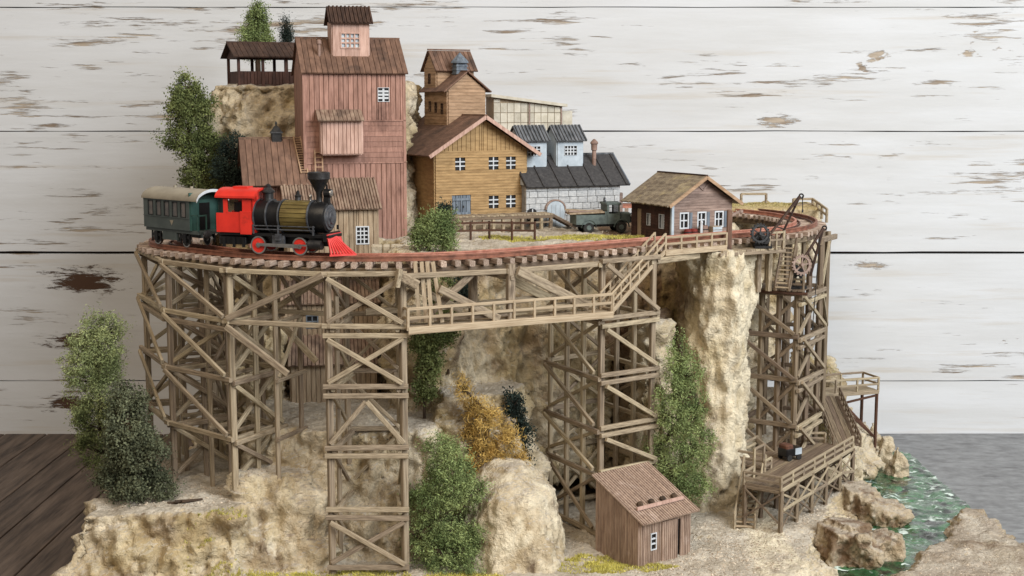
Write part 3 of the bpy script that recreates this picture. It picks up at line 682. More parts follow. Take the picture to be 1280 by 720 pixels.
ts = thing('truss_span', 'wooden truss span with diagonal timbers between the two trestle towers', 'bridge', (-.05, 45.3, 8.4), world=True)
Of, Og, Oh = V(-.05, 45.3, 0), V(3.25, 47.6, 0), V(5.25, 49.0, 0)
IN = -NRM
for off in (0, 2.3):
    e_, f_, g_ = Oe+IN*off*.96, Of+IN*off, Og+IN*off
    m_ = 'wood' if off == 0 else 'wood_brown'
    beam(ts, e_, f_, 10.2, h=.24); beam(ts, f_, g_, 10.2, h=.24); beam(ts, e_, f_, 8.75, h=.3); beam(ts, f_, g_, 8.75, h=.3)
    stick(ts, 'post', V(f_.x, f_.y, 8.5), V(f_.x, f_.y, 10.45), .28, .24)
    o2 = NRM*.16
    stick(ts, 'brace', V(f_.x+.15, f_.y, 10.25)+o2, V(g_.x-.6, g_.y-.35, 8.7)+o2, .14, .32, jit=.02)
    stick(ts, 'brace', V(e_.x+1.1, e_.y+.4, 9.75)+o2, V(f_.x-.5, f_.y-.2, 8.6)+o2, .14, .26, jit=.02)
    stick(ts, 'brace', V(e_.x+.9, e_.y+.4, 8.8)-o2, V(e_.x+2.4, e_.y+.9, 10.2)-o2, .14, .24, jit=.02)
for p in (Of,): beam(ts, p, p+IN*2.3, 10.0); beam(ts, p, p+IN*2.3, 8.5)
stringers(ts, iD, iF)

rt = thing('trestle_tower', 'wooden trestle tower standing right behind the small red shed', 'trestle', (3.3, 47.7, 0), world=True, group='trestle towers')
LW = [10.3, 8.2, 6.1, 4.15, 2.5, .25]
DW = V(-.50, .866, 0)
def tower(root, N_, R_, dep, lv, sideposts=2, zfun=None, m='wood', fw='x'):
    for base in (N_, R_):
        for k in range(sideposts+1): post(root, base+DW*dep*k/sideposts, lv[0]+.05, .26 if k == 0 else .22, m)
    Fo = outn(N_, R_); So = outn(N_, N_+DW, N_+V(-9, -3, 0))
    for j, z in enumerate(lv):
        beam(root, N_, R_, z, n=.18, out=Fo, m=m); beam(root, N_, N_+DW*dep, z-.14, n=.17, out=So, m=m); beam(root, R_, R_+DW*dep, z-.14, n=.17, out=-So, m=m); beam(root, N_+DW*dep, R_+DW*dep, z, n=0, out=Fo, m=m)
        if 0 < j < len(lv)-1: beam(root, N_, R_, z-.28, n=.18, out=Fo, m=m)
        if j+1 < len(lv):
            z0 = lv[j+1]
            panel(root, N_, R_, z-(.28 if j else 0), z0, Fo, fw if j % 2 == 0 else '\\'); panel(root, N_+DW*dep, R_+DW*dep, z, z0, Fo, 'x', .16)
            brace(root, N_+DW*dep, N_, z-.15, z0+.1, .3, out=So, m=m); brace(root, N_, N_+DW*dep, z-.15, z0+.1, .02, out=So, w=.16, m=m)
            brace(root, R_, R_+DW*dep, z-.15, z0+.1, .2, out=-So, w=.16, m=m)
tower(rt, Og, Oh, 3.5, LW, 3, fw='\\')
# beams from the tower to the rock column
Oi = V(7.05, 50.75, 0)
beam(rt, Oh, Oi, 10.12, h=.3, t=.2); beam(rt, Oh+IN*2, Oi+IN*2, 10.12, h=.3, t=.2)
stringers(rt, iF, nearest((9.4, 53.4)))

# ------------------------------------------------------------------ walkway with railings, stairs
def railing(root, pts, h, spacing, t=.07, rails=(1., .52), m='wood', first=True):
    for a, b in zip(pts, pts[1:]):
        a, b = Vector(a), Vector(b); n_ = max(1, round((b-a).length/spacing))
        for r_ in rails: stick(root, 'rail', a+UP*h*r_, b+UP*h*r_, t*.8, t*1.15, m, jit=.008)
        for i in range(n_+1): p = a.lerp(b, i/n_); stick(root, 'railing_post', p-UP*.05, p+UP*(h+.02), t*1.1, t*1.1, m, jit=.006)
def plank_deck(root, a, b, wvec, n, z, t=.07, m='wood', along=True, ov=.0):
    """planks between line a-b and the line shifted by wvec; along = planks run parallel to a-b"""
    a, b, wv = Vector(a), Vector(b), Vector(wvec)
    for i in range(n):
        if along:
            o = wv*((i+.5)/n); stick(root, 'plank', V(a.x, a.y, z)+o, V(b.x, b.y, z)+o, wv.length/n*.94, t, m, jit=.01)
        else:
            p = a.lerp(b, (i+.5)/n); stick(root, 'plank', V(p.x, p.y, z)-wv.normalized()*ov, V(p.x, p.y, z)+wv+wv.normalized()*ov, (b-a).length/n*.92, t, m, jit=.01)
def stairs(root, a, b, wvec, n, m='wood', rail_h=.6, both=True):
    a, b, wv = Vector(a), Vector(b), Vector(wvec)
    for s_ in (0, 1):
        stick(root, 'stringer', a+wv*s_-UP*.04, b+wv*s_-UP*.04, .07, .16, m)
    run = (b-a); run.z = 0; run.normalize()
    for i in range(n):
        p = a.lerp(b, (i+.6)/n); stick(root, 'step', p, p+wv, .16, .05, 'wood_pale', up=(0, 0, 1))
    for s_ in ((0, 1) if both else (0,)):
        a2, b2 = a+wv*s_, b+wv*s_; k = max(2, round((b-a).length/.7))
        for r_ in (1., .5): stick(root, 'rail', a2+UP*rail_h*r_, b2+UP*rail_h*r_, .06, .07, m)
        for i in range(k+1): p = a2.lerp(b2, i/k); stick(root, 'railing_post', p-UP*.05, p+UP*(rail_h+.03), .07, .07, m)
ww = thing('walkway', 'long narrow plank walkway with railing hung on the front of the truss', 'walkway', (-3.4, 43.45, 8.5), world=True)
wa, wb_ = V(-3.45, 43.45, 8.5), V(3.6, 46.95, 8.5); wi = V(-.447, .894, 0)
plank_deck(ww, wa, wb_, wi*.75, 4, 8.5, m='wood_pale')
stick(ww, 'edge_board', wa-UP*.07-wi*.03, wb_-UP*.07-wi*.03, .08, .24, 'wood_pale')
railing(ww, [wa+wi*.75, wa, wb_], .66, .76, .085, m='wood_pale')
for f in (.02, .27, .52, .77, .98):
    p = wa.lerp(wb_, f); stick(ww, 'joist', V(p.x, p.y, 8.36), V(p.x, p.y, 8.36)+wi*1.3, .12, .14)
sa = wb_+V(-.05, .0, .04); sb = V(5.75, 49.55, 10.45)
st = thing('staircase', 'steep wooden staircase with handrails climbing from walkway to track beside the cabin', 'stairs', (sa.x, sa.y, 8.5), world=True)
stairs(st, sa, sb, V(-.36, .40, 0), 15, 'wood_pale', .62)
up_ = thing('walkway', 'short trackside walkway with railing in front of the brown cabin', 'walkway', (sb.x, sb.y, 10.4), world=True)
plank_deck(up_, sb, V(8.35, 51.5, 0), V(-.35, .48, 0), 3, 10.42, m='wood_pale'); railing(up_, [V(5.75, 49.55, 10.42), V(8.35, 51.5, 10.42)], .5, .75, .075, m='wood_pale')
stick(up_, 'edge_board', V(5.75, 49.5, 10.34), V(8.35, 51.45, 10.34), .08, .2, 'wood_pale')
# loose planks leaning against the truss
PLN = ('leftmost slender pale plank leaning on the truss, set a little apart', 'second slender pale plank from the left leaning on the truss', 'third slender pale plank from the left leaning on the truss', 'rightmost pale plank on the truss, leaning aslant')
for i, (x0, x1) in enumerate(((519, 524), (527, 533), (534, 540), (541, 553))):
    b0 = W(x1, 403, 44.0+.15*i*.3); t0 = W(x0, 327, 44.3)
    pl = MB(); pl.beam(t0-b0, V(0, 0, 0), .05, .13, up=(1, 0, 0)); o = pl.build('loose_plank', 'wood_pale'); o.location = b0*S
    tag(o, PLN[i], 'plank', 'planks leaning against the truss')

# ------------------------------------------------------------------ buildings
def box_walls(root, w, d, h, m, mode='v', board=.2, holes={}, gable=None, rise=0., name='wall', skip=(), v0=0.):
    """four separate wall parts; gable: 'front' (front/back gabled) or 'side'"""
    fs = FACES(w, d)
    for k, (O, U, Nn) in fs.items():
        if k in skip: continue
        L_ = w if k in ('front', 'back') else d
        g_ = rise and ((gable == 'front' and k in ('front', 'back')) or (gable == 'side' and k in ('left', 'right')))
        top = (lambda u, L_=L_: h+rise*(1-abs(u-L_/2)/(L_/2))) if g_ else None
        mb = MB(); wall(mb, O, U, UP, Nn, L_, h, top, board, mode if isinstance(mode, str) else mode.get(k, 'v'), holes.get(k, ()), v0); mb.build(name, m if isinstance(m, str) else m.get(k), root)
def gable_roof(root, w, d, h, rise, over, m, axis='x', n=14, t=.06, name='roof', alt=0., x0=0., y0=0., split=True, trim=None, jag=.02):
    """ridge along x or y over the rectangle x0..x0+w, y0..y0+d"""
    obs = []
    sl = rise/((d if axis == 'x' else w)/2)
    for s_ in (-1, 1):
        mb = MB()
        if axis == 'x':
            yc = y0+d/2; ye = yc+s_*(d/2+over); ze = h-over*sl
            a, b, c, e = V(x0-over, ye, ze), V(x0+w+over, ye, ze), V(x0+w+over, yc, h+rise), V(x0-over, yc, h+rise)
            nm = V(0, s_*sl, 1)
        else:
            xc = x0+w/2; xe = xc+s_*(w/2+over); ze = h-over*sl
            a, b, c, e = V(xe, y0-over, ze), V(xe, y0+d+over, ze), V(xc, y0+d+over, h+rise), V(xc, y0-over, h+rise)
            nm = V(s_*sl, 0, 1)
        nm.normalize(); up = nm*.06
        strips(mb, a+up, b+up, c+up, e+up, n, nm, t, .012, alt, jag); o = mb.build(name, m, root); obs.append(o)
    mb = MB()
    if axis == 'x': mb.beam(V(x0-over, y0+d/2, h+rise+.13), V(x0+w+over, y0+d/2, h+rise+.13), .12, .06)
    else: mb.beam(V(x0+w/2, y0-over, h+rise+.13), V(x0+w/2, y0+d+over, h+rise+.13), .12, .06)
    mb.build('ridge_cap', trim or m, root)
    return obs
def ladder(root, a, b, wvec, n, m='wood_pale', name='ladder'):
    a, b, wv = Vector(a), Vector(b), Vector(wvec); mb = MB()
    for s_ in (0, 1): mb.beam(a+wv*s_, b+wv*s_, .05, .05)
    for i in range(n): p = a.lerp(b, (i+.5)/n); mb.beam(p, p+wv, .035, .035)
    return mb.build(name, 'tan_boards', root)

# ---- red mill: tall tower
ROT = R(15)
PL = 10.2
tow = thing('mill_tower', 'tall faded red wooden mill tower with cupola on its roof', 'building', (-8.55, 55.3, 10.0), ROT)
tw_, td, th = 4.15, 3.6, 7.2
wu = 3.15   # right window
hol = {'front': [(3.05, 5.75, 3.5, 6.3)]}
fs = FACES(tw_, td); O, U, Nn = fs['front']
mb = MB(); wall(mb, O, U, UP, Nn, tw_, 3.45, None, .22, 'v', ()); mb.build('wall', 'red_boards', tow)
mb = MB(); wall(mb, O+UP*3.45, U, UP, Nn, tw_, 1.75, None, .22, 'h', ()); mb.build('wall', 'red_boards', tow)
mb = MB(); wall(mb, O+UP*5.2, U, UP, Nn, tw_, 2.0, None, .2, 'v', [(3.05, .8, 3.5, 1.35)]); mb.build('wall', 'red_boards', tow)
box_walls(tow, tw_, td, th, 'red_boards', 'v', .22, gable='side', rise=1.35, skip=('front',))
window(tow, O, U, Nn, 3.05, 6.0, .45, .55, 2, 4, bar=.08, edge=.02)
gable_roof(tow, tw_, td, th, 1.35, .16, 'red_roof', 'x', 20, trim='red_roof')
mb = MB(); mb.span((-.08, -.09, 5.17), (tw_+.05, -.02, 5.23)); mb.span((-.08, -.09, 3.42), (tw_+.05, -.02, 3.48)); mb.build('trim_board', 'red_boards', tow)
for x in (-.03, tw_+.0):
    mb = MB(); mb.box((x, -.03, th/2), (.12, .12, th)); mb.build('corner_board', 'red_boards', tow)
# cupola
cw, cx, cy, cz = 1.5, 1.3, .75, 7.62
cup = MB()
for (O_, U_, N_, L_) in ((V(cx, cy, cz), V(1, 0, 0), V(0, -1, 0), cw), (V(cx, cy+1.3, cz), V(0, -1, 0), V(-1, 0, 0), 1.3), (V(cx+cw, cy, cz), V(0, 1, 0), V(1, 0, 0), 1.3), (V(cx+cw, cy+1.3, cz), V(-1, 0, 0), V(0, 1, 0), cw)):
    wall(cup, O_, U_, UP, N_, L_, 1.7, None, .5, 'v', [(.36, .62, 1.1, 1.18)] if N_.y < 0 else (), t=.05, g=.004)
cupo = cup.build('cupola', 'red_faded', tow)
window(cupo, V(cx, cy, cz), V(1, 0, 0), V(0, -1, 0), .36, .62, .74, .56, 4, 3, 'red_faded', 'pane_light', .06, sub=False)
mb = MB(); a_ = V(cx-.18, cy-.22, cz+1.58); b_ = V(cx+cw+.18, cy-.22, cz+1.58); c_ = V(cx+cw+.18, cy+.65, cz+2.3); d_ = V(cx-.18, cy+.65, cz+2.3)
strips(mb, a_, b_, c_, d_, 22, V(0, -.65, .87), .05, .01, .05)
strips(mb, V(cx-.18, cy+1.52, cz+1.58), V(cx+cw+.18, cy+1.52, cz+1.58), c_, d_, 22, V(0, .65, .87), .05, .01, .05); mb.build('cupola_roof', 'dark_shingle', cupo)
for xx in (cx-.0, cx+cw-.05):
    mb = MB(); mb.add([(xx, cy, cz+1.68), (xx, cy+1.3, cz+1.68), (xx, cy+.65, cz+2.26), (xx+.05, cy, cz+1.68), (xx+.05, cy+1.3, cz+1.68), (xx+.05, cy+.65, cz+2.26)], [(0, 1, 2), (5, 4, 3), (0, 3, 4, 1), (1, 4, 5, 2), (2, 5, 3, 0)]); mb.build('cupola_gable', 'red_faded', cupo)
mb = MB(); mb.lathe([(.07, 0), (.07, .8), (.11, .82), (.11, .95), (.05, 1.0)], (.72, .75, 7.55), n=12); mb.build('stove_pipe', 'copper', tow, True)
# projecting bay
bx0, bx1, bz0, bz1 = .62, 2.25, 3.85, 5.25
mb = MB(); Ob_ = V(bx0, -.62, bz0)
wall(mb, Ob_, V(1, 0, 0), UP, V(0, -1, 0), bx1-bx0, bz1-bz0, None, .17, 'v'); wall(mb, V(bx0, 0, bz0), V(0, -1, 0), UP, V(-1, 0, 0), .62, bz1-bz0, None, .17, 'v'); wall(mb, V(bx1, -.62, bz0), V(0, 1, 0), UP, V(1, 0, 0), .62, bz1-bz0, None, .17, 'v'); mb.span((bx0, -.62, bz0-.05), (bx1, -.02, bz0+.0))
bay = mb.build('bay', 'red_faded', tow)
mb = MB(); strips(mb, V(bx0-.2, -.86, bz1-.06), V(bx1+.08, -.86, bz1-.06), V(bx1+.08, -.06, bz1+.36), V(bx0-.2, -.06, bz1+.36), 11, V(0, -.47, .88), .06); mb.build('bay_roof', 'faded_roof', bay)
ladder(tow, V(.36, -.42, 2.2), V(.36, -.1, 4.0), V(.3, 0, 0), 9)

# ---- red mill: left wing
wing = thing('mill_wing', 'low red wooden wing with sloping roof and barred window, left of the tall tower', 'building', (-10.75, 54.5, 10.0), ROT)
ww_, wd, wh = 2.75, 2.9, 2.85
box_walls(wing, ww_, wd, wh, 'red_boards', 'v', .2, {'front': [(1.36, 1.9, 1.84, 2.38)]}, 'side', 1.5)
window(wing, *[V(0, 0, 0), V(1, 0, 0), V(0, -1, 0)], 1.36, 1.9, .48, .48, 2, 4, bar=.085, edge=.02)
gable_roof(wing, ww_, wd, wh, 1.5, .32, 'red_roof', 'x', 13)
mb = MB(); c0 = V(1.25, wd/2, wh+1.6); mb.cbox((c0.x-.22, c0.y-.2, c0.z-.25), (c0.x+.22, c0.y+.2, c0.z+.25), .03); mb.lathe([(.36, .22), (.34, .28), (.12, .5), (.03, .55), (.06, .6), (.06, .66), (.01, .74)], c0, n=4); mb.build('roof_vent', 'dark_metal', wing)
ladder(wing, V(2.1, -.05, 3.05), V(1.95, wd/2-.05, wh+1.68), V(.28, 0, 0), 15)

# ---- lean-to in front of the tower
lean = thing('lean_to_shed', 'lean-to with weathered corrugated roof behind the locomotive boiler', 'building', (-9.0, 53.35, 9.3), ROT)
lw, ld, lh = 3.6, 1.6, 2.35
mb = MB(); wall(mb, V(0, 0, 0), V(1, 0, 0), UP, V(0, -1, 0), lw, lh, None, .2, 'v', [(2.75, .95, 3.2, 1.6)]); mb.build('wall', 'cream_boards', lean)
for x_, n_ in ((0, -1), (lw, 1)):
    mb = MB(); wall(mb, V(x_, 0, 0) if n_ > 0 else V(0, ld, 0), V(0, n_, 0), UP, V(n_, 0, 0), ld, lh, None, .2, 'v'); mb.build('wall', 'cream_boards', lean)
window(lean, V(0, 0, 0), V(1, 0, 0), V(0, -1, 0), 2.75, .95, .45, .65, 3, 4, 'white_trim')
mb = MB(); strips(mb, V(-.2, -.25, lh-.02), V(lw+.18, -.25, lh-.02), V(lw+.18, ld, lh+1.15), V(-.2, ld, lh+1.15), 34, V(0, -.55, .83), .05, .02, .03); mb.build('roof', 'faded_roof', lean)
# pale rubble foundation right of the lean-to
fnd = thing('stone_foundation', 'pale rubble foundation wall under the foot of the red tower', 'wall', (-5.6, 52.3, 9.4), R(3))
for r_ in range(3):
    x_ = 0.
    while x_ < 2.6:
        l_ = random.uniform(.3, .6); mb = MB(); mb.cbox((x_+.01, 0, r_*.32), (x_+l_-.02, .6, r_*.32+.3), .05); mb.build('stone', 'rubble', fnd); x_ += l_

# ---- lower mill, two tiers stepping down the cliff behind the trestle
lm = thing('lower_mill', 'two-tiered weathered mill sheds stepping down the cliff, seen through the trestle', 'building', (-9.0, 51.3, 3.2), R(8))
def tier(x0, y0, z0, w, d, h, rh, holes, wallm='cream_boards', roofm='faded_roof'):
    mb = MB(); wall(mb, V(x0, y0, z0), V(1, 0, 0), UP, V(0, -1, 0), w, h, None, .19, 'v', holes); mb.build('wall', wallm, lm)
    mb = MB(); wall(mb, V(x0, y0+d, z0), V(0, -1, 0), UP, V(-1, 0, 0), d, h, None, .19, 'v'); mb.build('wall', wallm, lm)
    mb = MB(); wall(mb, V(x0+w, y0, z0), V(0, 1, 0), UP, V(1, 0, 0), d, h, None, .19, 'v'); mb.build('wall', wallm, lm)
    mb = MB(); strips(mb, V(x0-.12, y0-.2, z0+h-.02), V(x0+w+.12, y0-.2, z0+h-.02), V(x0+w+.12, y0+d, z0+h+rh), V(x0-.12, y0+d, z0+h+rh), int(w*7), V(0, -rh, d).normalized(), .05, .02, .03); mb.build('roof', roofm, lm)
    for H in holes: window(lm, V(x0, y0, z0), V(1, 0, 0), V(0, -1, 0), H[0], H[1], H[2]-H[0], H[3]-H[1], 2, 2, 'blue_grey')
tier(.3, 0, .0, 3.3, 1.7, 2.5, .95, [(2.35, .5, 2.7, 1.0)])
tier(0, 1.6, 0.0, 3.8, 1.6, 4.7, .8, [(.95, 3.75, 1.35, 4.2)])
tier(-.1, 3.1, 0.0, 4.0, 1.6, 6.4, .3, [(.95, 5.95, 1.3, 6.2)])

# ---- yellow mill
RY = R(27)
ym = thing('yellow_mill', 'ochre clapboard mill with brown gable roof and stepped tower on top', 'building', (-3.42, 59.3, 10.75), RY)
yw, yd, yh, yr = 4.55, 5.6, 3.1, 1.42
wins = [(.95, 2.18), (2.62, 2.18), (3.5, 2.18), (2.62, .42), (3.5, .42)]
hs = [(u, v, u+.5, v+.58) for u, v in wins]
mb = MB(); wall(mb, V(0, 0, 0), V(1, 0, 0), UP, V(0, -1, 0), yw, yh-.05, None, .13, 'h', hs+[(.78, 0, 1.72, 1.08)]); mb.build('wall', 'yellow_boards', ym)
mb = MB(); wall(mb, V(0, -.0, yh-.05), V(1, 0, 0), UP, V(0, -1, 0), yw, .05, lambda u: .05+yr*(1-abs(u-yw/2)/(yw/2)), .22, 'v', ()); mb.build('gable', 'yellow_boards', ym)
for k in ('left', 'right', 'back'):
    O, U, Nn = FACES(yw, yd)[k]; mb = MB(); wall(mb, O, U, UP, Nn, yd if k != 'back' else yw, yh, None if k != 'back' else (lambda u: yh+yr*(1-abs(u-yw/2)/(yw/2))), .15, 'h', [(1.5, 2.1, 1.95, 2.6)] if k == 'left' else ()); mb.build('wall', 'yellow_boards', ym)
for u, v in wins: window(ym, V(0, 0, 0), V(1, 0, 0), V(0, -1, 0), u, v, .5, .58, 2, 3, 'white_trim', bar=.055, edge=.0)
window(ym, V(0, yd, 0), V(0, -1, 0), V(-1, 0, 0), 1.5, 2.1, .45, .5, 3, 3, 'tan_boards', edge=0)
mb = MB(); mb.span((.03, .03, -.7), (yw-.03, yd-.03, 0)); mb.build('foundation', 'rubble', ym)
dr = MB(); wall(dr, V(.78, .02, 0), V(1, 0, 0), UP, V(0, -1, 0), .94, 1.08, None, .19, 'v', t=.05)
dr.beam(V(.8, -.05, .25), V(1.7, -.05, .25), .06, .1); dr.beam(V(.8, -.05, .88), V(1.7, -.05, .88), .06, .1); dr.beam(V(1.25, -.045, .02), V(1.25, -.045, 1.06), .06, .08)
dro = dr.build('door', 'blue_grey', ym)
mb = MB(); mb.box((1.33, -.1, .55), (.05, .05, .1)); mb.build('handle', 'dark_metal', dro)
gable_roof(ym, yw, yd, yh, yr, .5, 'red_roof', 'y', 26, trim='red_roof')
for s_ in (-1, 1):     # barge boards
    mb = MB(); sl = yr/(yw/2); e = yw/2+.5
    mb.beam(V(yw/2, -.54, yh+yr+.04), V(yw/2+s_*e, -.54, yh+yr+.04-e*sl), .06, .16); mb.build('barge_board', 'red_faded', ym)
# stepped tower on the roof: lower stage gabled to the front, upper stage gabled to the left
tx, ty, tz = 1.55, 2.0, 3.45
def stage(root, x, y, z, w, d, h, rise, axis, m, holesL=(), holesF=()):
    fs_ = {k: (O+V(x, y, z), U, Nn) for k, (O, U, Nn) in FACES(w, d).items()}
    for k, (O, U, Nn) in fs_.items():
        L_ = w if k in ('front', 'back') else d
        g_ = (axis == 'y' and k in ('front', 'back')) or (axis == 'x' and k in ('left', 'right'))
        mb = MB(); wall(mb, O, U, UP, Nn, L_, h, (lambda u, L_=L_: h+rise*(1-abs(u-L_/2)/(L_/2))) if g_ else None, .16, 'h', holesL if k == 'left' else (holesF if k == 'front' else ())); mb.build('tower_wall', m, root)
    for H in holesL: window(root, fs_['left'][0], fs_['left'][1], fs_['left'][2], H[0], H[1], H[2]-H[0], H[3]-H[1], 2, 3, 'dark_shingle', edge=.02)
    for H in holesF: window(root, fs_['front'][0], fs_['front'][1], fs_['front'][2], H[0], H[1], H[2]-H[0], H[3]-H[1], 2, 3, 'tan_boards', edge=.0)
stage(ym, tx, ty, tz, 1.85, 2.6, 2.35, .72, 'y', 'tan_boards', [(.55, 1.35, .78, 1.8), (1.25, 1.3, 1.48, 1.75), (1.95, 1.25, 2.18, 1.7)])
gable_roof(ym, 1.85, 2.6, tz+2.35, .72, .22, 'red_roof', 'y', 14, name='tower_roof', x0=tx, y0=ty)
stage(ym, tx+.0, ty+1.25, tz+2.4, 1.85, 1.35, .95, .75, 'x', 'tan_boards', [(.5, .25, .75, .7)])
gable_roof(ym, 1.85, 1.35, tz+3.35, .75, .17, 'red_roof', 'x', 11, name='tower_roof', x0=tx, y0=ty+1.25)
mb = MB(); k_ = V(tx+.95, ty+.75, tz+3.0); mb.cbox((k_.x-.27, k_.y-.25, k_.z-.3), (k_.x+.27, k_.y+.25, k_.z+.62), .03); mb.lathe([(.44, .58), (.42, .66), (.2, .88), (.1, .98), (.03, 1.06)], k_, n=8)
for i in range(3): mb.box((k_.x, k_.y, k_.z+.1+i*.17), (.6, .56, .05))
mb.build('roof_vent', 'blue_grey', ym)

# ---- beige panelled shed behind
bs = thing('panelled_shed', 'beige shed with gridded panels and flat sloping roof behind the ochre mill', 'building', (-.9, 64.6, 10.05), R(14))
mb = MB(); sh = lambda u: 6.15-.42*u/3.4
mb.extrude([(0, 0), (3.4, 0), (3.4, sh(3.4)), (0, sh(0))], lambda a, b, t: V(a, t, b), 0, 1.6); bso = mb.build('wall', 'cream_boards', bs)
for i in range(10):
    u0 = .02+i*.338
    for j in range(13):
        z0 = .15+j*.48; z1 = min(z0+.45, sh(u0+.16)-.06)
        if z1-z0 < .12: continue
        mb = MB(); mb.rv = random.random(); mb.span((u0, -.04, z0), (u0+.31, -.003, z1)); mb.build('panel', 'panel_pale', bs)
mb = MB(); mb.extrude([(-.15, sh(-.15)), (3.65, sh(3.65)), (3.65, sh(3.65)+.14), (-.15, sh(-.15)+.14)], lambda a, b, t: V(a, t, b), -.25, 1.75); mb.build('roof', 'panel_pale', bs)
mb = MB(); mb.span((3.42, .1, 0), (4.0, 1.4, 5.5)); mb.build('annex', 'panel_pale', bs)
for x_ in (1.75, 3.36):
    mb = MB(); mb.span((x_, -.09, 0), (x_+.07, -.0, sh(x_)-.01)); mb.build('mullion', 'brown_boards', bs)

# ---- white stone works
RS = R(24)
sw = thing('stone_works', 'white stone-block building with dark ribbed roof and two white roof dormers', 'building', (.62, 60.75, 10.2), RS)
fw_, fd, fh, fr = 4.85, 3.0, 2.0, 1.2
mb = MB(); mb.span((.02, .03, 0), (fw_-.02, fd, fh)); mb.build('wall', 'mortar', sw)
blk = {}
def stone_block(root, O, U, Nn, u0, u1, v0, v1, t):
    key = 'b'
    if key not in blk:
        mb = MB(); mb.cbox((-.5, -.5, -.5), (.5, .5, .5), .05); b_ = mb.build('tmpb', 'stone'); blk[key] = b_.data; bpy.data.objects.remove(b_)
        blk[key].transform(Matrix.Scale(1/S, 4))
    o = bpy.data.objects.new('stone_block', blk[key]); COL.objects.link(o); o.parent = root
    M = Matrix((U*(u1-u0)*S, Nn*t*S*-1, UP*(v1-v0)*S)).transposed().to_4x4(); M.translation = (O+U*(u0+u1)/2+UP*(v0+v1)/2+Nn*(-.03+random.uniform(0, .015)))*S
    o.matrix_local = M
arch = [(1.02, 1.9, 0, 1.25), (.05, .5, .25, .95)]
def course(root, O, U, Nn, L_, h, rows, ar):
    rh = h/rows
    for r_ in range(rows):
        x_ = -.25 if r_ % 2 else 0.
        while x_ < L_:
            l_ = random.choice((.42, .5, .58)); a_, b_ = max(0, x_), min(L_, x_+l_); x_ += l_
            if b_-a_ < .1: continue
            z0, z1 = r_*rh, (r_+1)*rh
            segs = [(a_, b_)]
            for (p, q_, w0, w1) in ar:
                if z1 > w0+.02 and z0 < w1-.02:
                    segs = [s2 for (s0, s1) in segs for s2 in ((s0, min(s1, p)), (max(s0, q_), s1)) if s2[1]-s2[0] > .05]
            for s0, s1 in segs: stone_block(root, O, U, Nn, s0+.012, s1-.012, z0+.012, z1-.012, .16)
course(sw, V(0, 0, 0), V(1, 0, 0), V(0, -1, 0), fw_, fh, 7, [])
course(sw, V(fw_, 0, 0), V(0, 1, 0), V(1, 0, 0), fd, fh, 7, [])
def arched(root, u0, u1, z0, z1, m, name, n=10, t=(-.06, .02)):
    w = (u1-u0)/2; c = (u0+u1)/2; zc = z1-w*.85
    pl_ = [(u0, z0), (u1, z0), (u1, zc)]+[(c+w*math.cos(PI*i/n), zc+w*.85*math.sin(PI*i/n)) for i in range(1, n)]+[(u0, zc)]
    mb = MB(); mb.extrude(pl_, lambda a, b, t_: V(a, t_, b), *t); return mb.build(name, m, root)
d_ = arched(sw, 1.02, 1.9, 0, 1.25, 'white_plaster', 'door', t=(-.17, .0))
for i in range(1, 4): mb = MB(); mb.span((1.02+i*.22-.008, -.178, .03), (1.02+i*.22+.008, -.165, 1.08)); mb.build('door_joint', 'mortar', d_)
mb = MB()
n = 12
for i in range(n):
    a0, a1 = PI*i/n, PI*(i+1)/n; c = 1.46; w = .46; zc = 1.25-.44*.85
    P_ = lambda a, k: V(c+(w+k)*math.cos(a), -.18, zc+(w*.85+k)*math.sin(a)); mb.slabq([P_(a0, 0), P_(a0, .07), P_(a1, .07), P_(a1, 0)], V(0, 1, 0), .12)
mb.build('arch_trim', 'brown_boards', sw)
wv_ = arched(sw, .05, .5, .25, .95, 'pane', 'window', t=(-.14, .0))
mb = MB()
for z_ in (.45, .62): mb.span((.06, -.175, z_), (.49, -.135, z_+.05))
mb.span((.255, -.178, .26), (.3, -.134, .92)); mb.build('window_bars', 'white_trim', wv_)
sl = fr/(fd/2)
for s_ in (-1, 1):
    yc = fd/2; ye = yc+s_*(fd/2+.2); nm = V(0, s_*sl, 1).normalized(); ze = fh-.2*sl
    q = [V(-.1, ye, ze), V(fw_+.45, ye, ze), V(fw_+.45, yc, fh+fr), V(-.1, yc, fh+fr)]
    mb = MB(); mb.rv = .5; mb.slabq([p+nm*.05 for p in q], nm, .07); ro = mb.build('roof', 'black_roof', sw)
    for i in range(8):
        x_ = -.05+i*.86
        if x_ > fw_+.45: break
        mb = MB(); mb.rv = .1; mb.beam(V(x_, ye, ze)+nm*.14, V(x_, yc, fh+fr)+nm*.14, .07, .07, up=nm); mb.build('roof_rib', 'black_roof', ro)
mb = MB(); mb.beam(V(-.1, fd/2, fh+fr+.14), V(fw_+.47, fd/2, fh+fr+.14), .12, .08); mb.build('ridge_cap', 'grey_roof', sw)
for x_ in (fw_-.0, 0.0):
    mb = MB(); mb.extrude([(.0, fh), (fd, fh), (fd/2, fh+fr)], lambda a, b, t: V(t, a, b), x_-.05, x_); mb.build('gable', 'white_plaster', sw)
for s_ in (-1, 1):
    mb = MB(); yc = fd/2; mb.beam(V(fw_+.47, yc, fh+fr+.08), V(fw_+.47, yc+s_*(fd/2+.2), fh-.2*sl+.08), .05, .12); mb.build('barge_board', 'blue_grey', sw)
